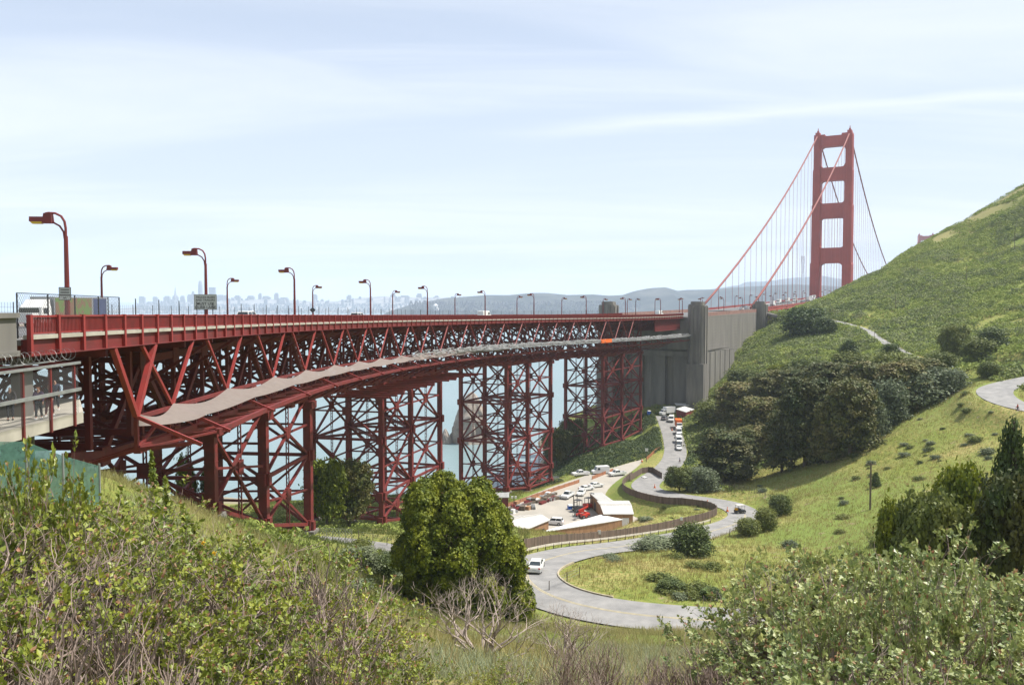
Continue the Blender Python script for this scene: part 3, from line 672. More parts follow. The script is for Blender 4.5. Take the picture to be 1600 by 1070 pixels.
s = s_at_px(489, -11.5, 40, 200); c = P(s, -11.5, .75+.3); t = empty('diamond_sign', (c[0], c[1]-.25, c[2]), 'dark back of a diamond road sign on the third far lamp post', 'sign')
b = MB(); b.hexa([(-.65, -.03, 0), (0, -.03, -.65), (0, .03, -.65), (-.65, .03, 0), (0, -.03, .65), (.65, -.03, 0), (.65, .03, 0), (0, .03, .65)]); b.build('sign_panel', M['dgrey'], t)
# ------------------------------------------------------------------ support towers
twords = ['nearest and leftmost of the four, foot hidden by bushes', 'second from the left, behind the big green tree', 'third from the left, in front of the sea rocks', 'rightmost of the four, against the concrete anchorage']
for ti, ys in enumerate(TWY):
    sl = [s_at_y(y, WT) for y in ys]; base = P(sl[1], 0); base[2] = H(base[0], base[1])
    t = empty('steel_support_tower', tuple(base), 'red lattice steel tower, '+twords[ti], 'support tower', 'steel towers under the viaduct'); o = base
    top = {}; foot = {}
    for i, s in enumerate(sl):
        for sg in (-1, 1):
            p = P(s, sg*WT, zb(s)-.4); fz = H(p[0], p[1])
            top[i, sg] = p; foot[i, sg] = fz
            lw = .95 if ti else 1.15
            m_ = MB(); h = heading(s)
            m_.obox((p[0], p[1]), lw/2, lw/2, fz+.6, p[2], -h)
            for zz in np.arange(fz+3, p[2]-1, 3.4): m_.obox((p[0], p[1]), lw/2+.03, lw/2+.03, zz, zz+.12, -h)
            m_.obox((p[0], p[1]), lw*.95, lw*.95, p[2]-1.1, p[2]-.01, -h, 1)
            m_.build('leg', M['red'], t, o)
            f_ = MB(); f_.obox((p[0], p[1]), 1.5, 1.5, fz-2.5, fz+.62, -h, .8); f_.build('pedestal', M['conc'], t, o)
    faces = [((0, sg), (1, sg)) for sg in (-1, 1)]+[((1, sg), (2, sg)) for sg in (-1, 1)]+[((i, -1), (i, 1)) for i in range(3)]
    zt0 = max(p[2] for p in top.values())
    for fa, fb in faces:
        m_ = MB(); A0, B0 = top[fa], top[fb]; fz = max(foot[fa], foot[fb])+.8; across = fa[0] == fb[0]
        z1 = zt0-.3; lev = 11.2 if ti else 9.5
        up = (0, 0, 1)
        m_.bar((A0[0], A0[1], z1), (B0[0], B0[1], z1), .5, .8)
        while z1-fz > 3:
            z0 = z1-lev if z1-lev-fz > 3.5 else min(foot[fa], foot[fb])+1.5
            z0a = max(z0, foot[fa]+1.2); z0b = max(z0, foot[fb]+1.2)
            a1, b1 = np.array((A0[0], A0[1], z1)), np.array((B0[0], B0[1], z1)); a0, b0 = np.array((A0[0], A0[1], z0a)), np.array((B0[0], B0[1], z0b))
            wd = .42
            m_.bar(a1, b0, wd, .32); m_.bar(b1, a0, wd, .32); m_.bar(a0, b0, .42, .5)
            mc = (a1+b1+a0+b0)/4; m_.bar((a0+a1)/2, (b0+b1)/2, .28, .3)
            dr = (b0-a0)[:2]; ang = math.atan2(dr[1], dr[0]); m_.obox((mc[0], mc[1]), .85, .22, mc[2]-.85, mc[2]+.85, ang)
            for q in (a0, b0): m_.obox((q[0], q[1]), .95, .5, q[2]-.8, q[2]+.8, ang)
            m_.lattice((a1+b1)/2, (a0+b0)/2, .35, up=(0, 1, 0), t=.07, step=.7)
            if z0 <= fz+1 : break
            z1 = z0
        m_.build('bracing', M['red'], t, o)
    # horizontal lattice diaphragms
    z1 = zt0-.3
    while z1-lev > max(foot.values())+3:
        z1 -= lev; m_ = MB()
        for i in (0, 1):
            q = lambda k, sg: (top[k, sg][0], top[k, sg][1], z1)
            m_.lattice(q(i, -1), q(i+1, 1), .6, t=.08, step=1.0); m_.lattice(q(i, 1), q(i+1, -1), .6, t=.08, step=1.0)
        m_.build('diaphragm', M['red'], t, o)
# ------------------------------------------------------------------ safety net platform
def zn(s): y = P(s, 14)[1]; return -6.8-2.5*(y-56)/294.
s0 = s_at_y(56, 14); net = empty('net_platform', tuple(P(s0, 14, -7)), 'long travelling platform with pale safety net hung below the near edge of the deck', 'work platform'); NO = np.array(net.location)
M['net'] = mat('pale_safety_net', (.38, .32, .295), .9, 0, .06, 1.5, trans=.35, alpha=.84)
arms = [s0]+[s_at_px(px, 14, s0, 300) for px in (267, 353, 424.6, 475.7, 520.8)]
while arms[-1] < SN2-16: arms.append(arms[-1]+12.5)
WN = 16.6
for i in range(len(arms)-1):
    a, b = arms[i], arms[i+1]
    if P(a, 14)[1] > 205: break
    g = []; nu, nv = 10, 8
    for u in range(nu+1):
        uu = u/nu; s = a+(b-a)*uu; wout = WN if i else 14+(WN-14)*min(1, .05+uu*1.3)
        for v in range(nv+1):
            vv = v/nv; sag = .75*math.sin(uu*PI)*(1-.55*math.sin(vv*PI)) ; pull = .5*math.sin(uu*PI)
            ww = 14.1+pull*.4+(wout-pull-14.1)*vv
            g.append(P(s, ww, zn(s)+.15-sag*.75*(1-vv*.6)-.2*math.sin(vv*PI)-.85*vv))
    me = mesh_np('net_panel', np.array(g)-NO, grid_faces(nu+1, nv+1), True); link('net_panel', me, M['net'], net)
gm = MB()
for s_a, s_b, w0, dz0, th in ((s0, SN2-2, 14.0, -2.3, .55), (s0+6, SN2-2, 17.6, -1.9, .4), (s0, SN2-2, 14.0, -.15, .3)):
    n = int((s_b-s_a)/5); q = np.linspace(s_a, s_b, n)
    for a, b in zip(q[:-1], q[1:]): gm.bar(P(a, w0, zn(a)+dz0), P(b, w0, zn(b)+dz0), th*.8, th)
q = np.arange(s0, SN2-6, 6.2)
for k, a in enumerate(q[:-1]):
    b = q[k+1]; gm.bar(P(a, 14, zn(a)-.2), P(a, 14, zn(a)-2.3), .25, .25, up=(0, 1, 0)); gm.bar(P(a, 14, zn(a)-2.3), P(b, 17.6, zn(b)-1.9), .16, .16); gm.bar(P(a, 14, zn(a)-2.3), P(a, 17.6, zn(a)-1.9), .25, .25)
    gm.bar(P(a, 14, zn(a)-(.2 if k % 2 else 2.3)), P(b, 14, zn(b)-(2.3 if k % 2 else .2)), .2, .2)
    gm.bar(P(a, 14, zn(a)-2.3), P(a, WT, zb(a)-.2), .22, .25)
gm.build('carrying_girder', M['red'], net, NO)
for i, a in enumerate(arms):
    m_ = MB(); m_.bar(P(a, 13.9, zn(a)), P(a, 18.3, zn(a)-2.0), .2, .24); m_.build('outrigger_arm', M['redrail'], net, NO)
    if i < 22:
        m_ = MB(); m_.bar(P(a, 14, zn(a)), P(a-5.5 if i else a-3.2, 13.9, -2.1), .22 if i else .34, .22 if i else .34, up=(0, 1, 0)); m_.bar(P(a, 14, zn(a)), P(a+5.5 if i else a+3.8, 13.9, -2.1), .22 if i else .36, .22 if i else .36, up=(0, 1, 0)); m_.build('hanger', M['redrail'], net, NO)
# grey pipework and planks lying on the far part
random.seed(8); m_ = MB(); sa = s_at_y(150, 14)
M['pipe'] = mat('grey_scaffold_tube', (.36, .36, .36), .6, .2, .3, 1)
for k in range(1500):
    s = rnd(sa, SN2-6); dens = min(1, (s-sa)/50)
    if random.random() > dens: continue
    ww = rnd(14.3, 19); l_ = rnd(.8, 5); z_ = zn(s)+rnd(-.1, .75)
    m_.bar(P(s, ww, z_), P(s+l_, ww+rnd(-.6, .6), z_+rnd(-.3, .3)), rnd(.06, .2), rnd(.05, .16))
m_.build('stacked_scaffold_tubes', M['pipe'], net, NO)
m_ = MB(); sb = s_at_y(195, 14); sweep(m_, sb, SN2-4, 6, rect(14.2, WN, -9, -8.95)) if False else None
q = np.linspace(sb, SN2-6, 60)
for a, b in zip(q[:-1], q[1:]):
    a1, a2, b1, b2 = P(a, 14.2, zn(a)-.25), P(a, 18.8, zn(a)-.25), P(b, 14.2, zn(b)-.25), P(b, 18.8, zn(b)-.25)
    m_.hexa([a1, a2, b2, b1, a1+np.array((0, 0, .1)), a2+np.array((0, 0, .1)), b2+np.array((0, 0, .1)), b1+np.array((0, 0, .1))])
m_.build('walk_boards', M['galv'], net, NO)
s = s_at_px(938, 17, 100, 340); m_ = MB()
a, b = P(s-4, 19, zn(s)), P(s+5, 19, zn(s)); m_.bar(a+np.array((0, 0, .3)), b+np.array((0, 0, .3)), .1, 1.2); tag(m_.build('orange_tarpaulin', M['orange'], None), 'bright orange tarpaulin hanging on the rail of the net platform', 'tarpaulin')
m_ = MB()
for s in np.arange(s_at_y(138, 14), s_at_y(196, 14), 3.9): m_.bar(P(s, WT, zb(s)-.7), P(s, 18.5-(s % 5)*.3, zb(s)-.7), .28, .36)
m_.build('cross_beams', M['red'], net, NO)
# ------------------------------------------------------------------ anchorage and pylons
def PP(s, wv, z): q = P(s, wv); return np.array((q[0], q[1], z))
anc = empty('concrete_anchorage', tuple(PP(SN2, 0, 20)), 'massive weathered concrete anchorage block between the viaduct and the suspended span', 'anchorage'); AO = np.array(anc.location)
hA = -heading(SN2)
def sbox(mb, s0_, s1_, w0, w1, z0, z1):
    if hasattr(z1, '__len__'): za_, zb_ = z1
    else: za_ = zb_ = z1
    p = [PP(s0_, w0, z0), PP(s0_, w1, z0), PP(s1_, w1, z0), PP(s1_, w0, z0), PP(s0_, w0, za_), PP(s0_, w1, za_), PP(s1_, w1, zb_), PP(s1_, w0, zb_)]
    return mb.hexa(p)
zN2 = 62.0; zN1 = 63.4
m_ = MB(); sbox(m_, SN2+2, SN1, -17.2, 17.2, -3, (zN2-.4, zN1-.4)); m_.build('anchorage_block', M['conc'], anc, AO)
m_ = MB()
for zz in np.arange(24, 62, 1.5): sbox(m_, SN2+5, SN1-3, 17.2, 17.25, zz, zz+.09)
sbox(m_, SN2+5, SN1-3, 17.2, 17.6, zN2-1.1, (zN2-.6, zN1-.6)) if False else None
m_.build('formwork_lines', M['conc2'], anc, AO)
m_ = MB(); sbox(m_, SN2+1, SN2+58, 17.2, 20.5, 0, (47.3, 45.8)); sbox(m_, SN2+1, SN2+58.3, 20.2, 20.8, 47, (47.8, 46.3))
for k in range(6): sbox(m_, SN2+9+k*8, SN2+10+k*8, 20.5, 20.75, 0, 46.2)
m_.build('buttress_wall', M['conc'], anc, AO)
m_ = MB() # north face: pilasters, ledge, recesses
for w0, w1, dp, z1 in ((-17, -12, 1.2, 52), (-6.6, -4.6, .9, 45), (1.2, 5.8, 1.5, 45), (9.6, 17.4, .8, 52)): sbox(m_, SN2+2-dp, SN2+2.02, w0, w1, -3, z1)
sbox(m_, SN2+.1, SN2+2.05, -17, 17.3, 45.0, 47.2)
m_.build('pilasters', M['conc'], anc, AO)
m_ = MB()
for w0, w1 in ((6.6, 8.6), (-2.6, -1.0)): sbox(m_, SN2+1.9, SN2+1.99, w0, w1, 12, 44.6)
sbox(m_, SN2+1.4, SN2+1.99, 13.5, 15, 48.6, 50.6); sbox(m_, SN2+.9, SN2+1.99, 1.6, 5.4, 41.5, 45.1)
m_.build('recess', M['conc2'], anc, AO)
m_ = MB() # parapet and curved shoulder
sbox(m_, SN2+2, SN1, 16.6, 17.0, zN2-.39, (zN2+1.3, zN1+1.3)); sbox(m_, SN2+2, SN1, -17.0, -16.6, zN2-.39, (zN2+1.3, zN1+1.3)); m_.build('parapet', mat('rusty_parapet', (.27, .15, .125), .8, 0, .2, .5), anc, AO)
m_ = MB(); n = 12; prof = [(17.3, 48)]+[(17.3-9.5*(1-math.cos(k/n*PI/2)) if False else 17.3-9.5*math.sin(k/n*PI/2), 60.8-11.5*(1-math.cos(k/n*PI/2))) for k in range(n+1)]+[(7.8, 48)]
vs = [PP(SN2-1.5, a, b) for a, b in prof]+[PP(SN2+2, a, b) for a, b in prof]; k = len(prof)
m_.add(vs, [tuple(range(k)), tuple(range(2*k-1, k-1, -1))]+[(i, (i+1) % k, k+(i+1) % k, k+i) for i in range(k)]); m_.build('curved_shoulder', M['conc'], anc, AO)
m_ = MB(); sbox(m_, SN2, SN1, -13.5, 13.5, zN2-.38, (zN2-.1, zN1-.1)); m_.build('roadway', M['deckasph'], anc, AO)
def pylon(s, wv, hx, ztop, zbot, dark=True):
    m_ = MB(); h = hx
    def ring(hw, hl, z0, z1): # chamfered
        c = .28*min(hw, hl); pts = [(-hl+c, -hw), (hl-c, -hw), (hl, -hw+c), (hl, hw-c), (hl-c, hw), (-hl+c, hw), (-hl, hw-c), (-hl, -hw+c)]
        m_.add([PP(s+a, wv+b, z0) for a, b in pts]+[PP(s+a, wv+b, z1) for a, b in pts], [tuple(range(8)), tuple(range(15, 7, -1))]+[(i, (i+1) % 8, 8+(i+1) % 8, 8+i) for i in range(8)])
    ring(h, h*.95, zbot, ztop-1.5); ring(h*.74, h*.72, ztop-1.5, ztop-.2); ring(h*.66, h*.64, ztop-.2, ztop)
    for a in (-.45, .45):
        sbox(m_, s+a*h-.5, s+a*h+.5, wv-h-.35, wv+h+.35, zbot, ztop-1.9); sbox(m_, s-h-.3, s+h+.3, wv+a*h-.5, wv+a*h+.5, zbot, ztop-1.9)
    sbox(m_, s-h*1.08, s+h*1.08, wv-h*1.08, wv+h*1.08, zbot, ztop-26); 
    return m_.build('pylon', M['conc2'], anc, AO)
pylon(SN2, 20.3, 3.4, 68.2, 5); pylon(SN2, -20.3, 3.6, 68.4, 5); pylon(SN1, 18, 3.4, 68.8, 20); pylon(SN1, -18, 3.4, 68.8, 0)
m_ = MB(); a = PP(SN1+2, 20, 62.2); b = np.array(pt(1238, 500, 440)); m_.bar(a, b, 2.4, 1.5); m_.bar(a+np.array((0, 0, 1.3)), b+np.array((0, 0, 1.3)), .1, .1)
for u in np.linspace(0, 1, 16): q = a+(b-a)*u; m_.bar(q, q+np.array((0, 0, 1.4)), .1, up=(0, 1, 0))
tag(m_.build('footbridge', M['conc2'], None), 'grey concrete footbridge from the right pylon to the green hillside', 'footbridge')
# ------------------------------------------------------------------ suspension bridge
M['cable'] = mat('main_cable_paint', (.25, .062, .05), .7, 0, .1, 1)
sus = empty('suspension_bridge', tuple(PP(STN, 0, 0)), 'tall red suspension bridge with portal towers beyond the hillside', 'suspension bridge'); SO = np.array(sus.location)
def bridge_tower(sc_):
    # leg: stepped cross-section (half transverse, half longitudinal) by height
    steps = [(-2, 13, 8.5, 12), (13, 105, 3.9, 7.4), (105, 158, 3.55, 6.6), (158, 190, 3.15, 5.8), (190, 222, 2.75, 5.0)]
    for sg in (-1, 1):
        m_ = MB()
        for z0, z1, ht, hl in steps:
            sbox(m_, sc_-hl, sc_+hl, sg*13.7-ht, sg*13.7+ht, z0, z1)
            if z0 > 0:
                for a in (-.55, 0, .55): sbox(m_, sc_-hl-.35, sc_+hl+.35, sg*13.7+a*ht-ht*.2, sg*13.7+a*ht+ht*.2, z0, z1-1.5)
                for a in (-.6, 0, .6): sbox(m_, sc_+a*hl-hl*.16, sc_+a*hl+hl*.16, sg*13.7-ht-.3, sg*13.7+ht+.3, z0, z1-1.5)
        sbox(m_, sc_-3.4, sc_+3.4, sg*13.7-1.9, sg*13.7+1.9, 222, 224.4); sbox(m_, sc_-1.2, sc_+1.2, sg*13.7-.8, sg*13.7+.8, 224.4, 226.4)
        sbox(m_, sc_-.35, sc_+.35, sg*13.7-.3, sg*13.7+.3, 226.4, 228.6)
        m_.build('tower_leg', M['redtower'], sus, SO)
    # portal struts with rounded corners in the openings
    for z0, z1, rt, rb in ((211, 220.5, 0, 3.4), (180, 192, 2.8, 3.4), (146, 159.5, 2.8, 3.4), (105, 119, 2.8, 5.5)):
        m_ = MB(); hl = 4.2; hw = 11.2
        sbox(m_, sc_-hl, sc_+hl, -hw, hw, z0, z1)
        if rt == 0:
            for k, a in enumerate((-1, 1)): sbox(m_, sc_-hl, sc_+hl, a*hw-(4 if a > 0 else 0), a*hw+(0 if a > 0 else 4), z1, z1+1.6)
        for u in np.linspace(-.85, .85, 7): sbox(m_, sc_-hl-.3, sc_+hl+.3, u*hw-.5, u*hw+.5, z0+1, z1-1)
        n = 7
        for sg in (-1, 1):
            for (zz, r, dn) in ((z1, rt, 1), (z0, rb, -1)):
                if r <= 0: continue
                iw = 13.7-3.3
                pr = [(sg*(iw+.5), zz)]+[(sg*(iw-r+r*math.sin(k/n*PI/2)), zz+dn*(r-r*math.cos(k/n*PI/2))) for k in range(n+1)]+[(sg*(iw+.5), zz+dn*r)]
                vs = [PP(sc_-hl+.05, a, b-dn*.02) for a, b in pr]+[PP(sc_+hl-.05, a, b-dn*.02) for a, b in pr]; k = len(pr)
                m_.add(vs, [tuple(range(k)), tuple(range(2*k-1, k-1, -1))]+[(i, (i+1) % k, k+(i+1) % k, k+i) for i in range(k)])
        m_.build('portal_strut', M['redtower'], sus, SO)
    m_ = MB()
    for zz in (64, 40, 16): sbox(m_, sc_-2, sc_+2, -11, 11, zz-1.5, zz+1.5)
    for z0, z1 in ((17, 39), (41, 63)): m_.bar(PP(sc_, -10.5, z0), PP(sc_, 10.5, z1), 2, 2); m_.bar(PP(sc_, 10.5, z0), PP(sc_, -10.5, z1), 2, 2)
    m_.build('lower_bracing', M['redtower'], sus, SO)
bridge_tower(STN); bridge_tower(STS)
def cab(s): # cable height
    if s < STN: u = (s-SN1)/(STN-SN1); return 66.5+(223-66.5)*u-4*9*u*(1-u)
    if s <= STS: u = (s-STN)/(STS-STN); return 223-4*139*u*(1-u)
    u = (s-STS)/343; return 223-(223-66)*u-4*9*u*(1-u)
for sg in (-1, 1):
    m_ = MB(); q = list(np.linspace(SN1-4, STN, 14))+list(np.linspace(STN, STS, 50))[1:]+list(np.linspace(STS, STS+343, 8))[1:]
    m_.tube([PP(s, sg*13.7, cab(max(SN1-4, s))) for s in q], .62, 8); m_.build('main_cable', M['cable'], sus, SO, smooth=True)
rest = MB(); cnt = 0
al = [(s, sg) for s in np.arange(SN1+15.24, STN-6, 15.24) for sg in (1, -1)]+[(s, sg) for s in np.arange(STN+12, STS-6, 15.24) for sg in (1, -1)]
for k, (s, sg) in enumerate(al):
    z1 = cab(s); z0 = P(s, 0)[2]-2
    if z1-z0 < 1: continue
    if cnt < 100:
        m_ = MB(); m_.bar(PP(s, sg*13.7, z0), PP(s, sg*13.7, z1), .16, .16, up=(0, 1, 0)); m_.build('suspender_rope', M['redtower'], sus, SO); cnt += 1
    else: rest.bar(PP(s, sg*13.7, z0), PP(s, sg*13.7, z1), .16, .16, up=(0, 1, 0))
tag(rest.build('suspender_rope', M['redtower'], sus, SO), kind='stuff')
m_ = MB(); sweep(m_, SN1, STS+340, 12, rect(-13.4, 13.4, -1.7, -1.3)); m_.build('deck_slab', M['conc'], sus, SO)
m_ = MB(); sweep(m_, SN1, STS+340, 12, rect(-9.6, 9.6, -1.29, -1.24)); m_.build('roadway', M['deckasph'], sus, SO)
for sg in (-1, 1):
    m_ = MB(); sweep(m_, SN1, STS+340, 10, rect(sg*13.6, sg*13.75, -1.2, 0)); m_.build('railing', M['redrail'], sus, SO)
    m_ = MB(); q = np.arange(SN1, STS+340, 7.62)
    for i, (a, b) in enumerate(zip(q[:-1], q[1:])):
        z0, z1 = -9.6, -2.0
        m_.bar(P(a, sg*13.7, z0), P(b, sg*13.7, z0), .8, .9); m_.bar(P(a, sg*13.7, z1), P(b, sg*13.7, z1), .8, .9)
        m_.bar(P(a, sg*13.7, z0), P(a, sg*13.7, z1), .45, .45, up=(0, 1, 0)); m_.bar(P(a, sg*13.7, z0 if i % 2 else z1), P(b, sg*13.7, z1 if i % 2 else z0), .5, .5)
    m_.build('stiffening_truss', M['redtower'], sus, SO)
# ------------------------------------------------------------------ left abutment and walkway
ab = empty('bridge_abutment', (-27, 40, 58), 'concrete abutment wall and column at the far left end of the red railing', 'abutment'); bo = np.array((-27, 40, 58.))
m_ = MB(); m_.box(-38, -24.55, 24, 41.4, 64.7, 66.35); m_.box(-38.2, -24.4, 24, 41.45, 66.35, 66.6); m_.box(-38, -24.45, 24, 41.5, 64.45, 64.72); m_.build('parapet_beam', M['conc'], ab, bo)
m_ = MB(); m_.box(-26.1, -25.2, 39.8, 40.8, 56, 64.5); m_.box(-32, -31, 39.8, 40.8, 56, 64.5); m_.box(-26.1, -25.4, 43.4, 44.2, 56, 64.2); m_.build('column', M['conc'], ab, bo)
m_ = MB(); m_.box(-60, -34, 30, 47, 55, 64.4); m_.build('back_wall', M['conc2'], ab, bo)
m_ = MB(); m_.box(-60, -24.6, 41.5, 60, 64.2, 64.9) if False else m_.box(-60, -38.3, 10, 41.4, 60, 65.3); m_.build('approach_fill', M['conc'], ab, bo)
wk = empty('covered_walkway', (-25, 40, 61), 'caged concrete footway passing under the left end of the bridge', 'walkway'); wo = np.array((-25, 40, 61.))
m_ = MB(); m_.box(-29.6, -23.5, 30, 45.6, 60.55, 61.15); m_.hexa([(-29.6, 45.6, 60.55), (-23.5, 45.6, 60.55), (-27, 52, 60.55), (-30.2, 52, 60.55), (-29.6, 45.6, 61.15), (-23.5, 45.6, 61.15), (-27, 52, 61.15), (-30.2, 52, 61.15)]); m_.build('floor_slab', M['slab'], wk, wo)
m_ = MB(); m_.box(-26.5, -25.4, 43, 44, 55, 60.54); m_.box(-26.5, -25.4, 36.5, 37.5, 55, 60.54); m_.build('pier', M['conc'], wk, wo)
m_ = MB()
for y in (35.1, 37.4, 39.9, 42.3, 44.6):
    m_ = MB(); m_.bar((-23.45, y, 60.5), (-23.45, y, 63.9), .13, .13, up=(0, 1, 0)); m_.bar((-23.45, y, 63.86), (-29.4, y, 63.86), .1, .12); m_.build('frame_post', M['red'], wk, wo)
m_ = MB()
for z_, th in ((62.45, .17), (63.88, .13)): m_.bar((-23.36, 33, z_), (-23.36, 45.1, z_), .1, th)
for x in (-24.8, -26.4): m_.bar((x, 33, 63.95), (x, 45.2, 63.95), .08, .08)
m_.build('frame_rails', M['galv'], wk, wo)
m_ = MB(); c_ = .16; nn = int(12/c_); k = int(2.7/c_)
for i in range(nn+k):
    a = (min(i, nn), max(0, i-nn)); b = (max(0, i-k), min(k, i))
    m_.bar((-23.42, 33+a[0]*c_, 61.15+a[1]*c_), (-23.42, 33+b[0]*c_, 61.15+b[1]*c_), .008, .008); m_.bar((-23.42, 45-a[0]*c_, 61.15+a[1]*c_), (-23.42, 45-b[0]*c_, 61.15+b[1]*c_), .008, .008)
m_.build('wire_mesh', wire, wk, wo)
m_ = MB()
for y in np.arange(33, 46, 1.6): m_.bar((-29.5, y, 61.1), (-29.5, y, 63.8), .08, .08, up=(0, 1, 0))
for z_ in np.arange(61.3, 63.8, .2): m_.bar((-29.5, 33, z_), (-29.5, 46, z_), .03, .04)
m_.build('rear_screen', M['galv'], wk, wo)
m_ = MB(); pts = []
for k in range(220): a = k*.55; pts.append((-23.9+.32*math.cos(a), 36+k*.042, 64.35+.32*math.sin(a)))
m_.tube(pts, .009, 3); tag(m_.build('razor_wire', M['galv'], None), 'coil of razor wire along the roof of the caged walkway', 'razor wire')
# green screened fence
M['gscreen'] = mat('green_fence_screen', (.22, .42, .36), .8, 0, .2, 6, trans=.4, alpha=.30)
gf = empty('screened_fence', (-20, 30, 60), 'low fence covered in green mesh below the caged walkway', 'fence'); go = np.array((-20, 30, 60.))
fp = [np.array(pt(-60, 690, 27)), np.array(pt(40, 690, 29)), np.array(pt(98, 712, 30)), np.array(pt(155, 728, 31.5))]
m_ = MB(); m2 = MB()
for a, b in zip(fp[:-1], fp[1:]):
    m_.hexa([a-[0, 0, 1.9], b-[0, 0, 1.9], b-[0, -.02, 1.9], a-[0, -.02, 1.9], a, b, b+[0, .02, 0], a+[0, .02, 0]])
one_posts([(a-[0, 0, 2.4], a+[0, 0, .1]) for a in fp], M['galv'], gf, go, .06)
m_.build('mesh_screen', M['gscreen'], gf, go)
# ------------------------------------------------------------------ placing helpers
def hit(px, py, y0=6, y1=620):
    x0, _, z0 = pt(px, py, 1.0); ys = np.arange(y0, y1, .5); xs = x0*ys; zs = EYE+(z0-EYE)*ys
    g = HV(xs, ys); k = np.where(zs <= g)[0]
    if len(k) == 0: return np.array((x0*y1, y1, H(x0*y1, y1)))
    i = k[0]; return np.array((xs[i], ys[i], g[i]))
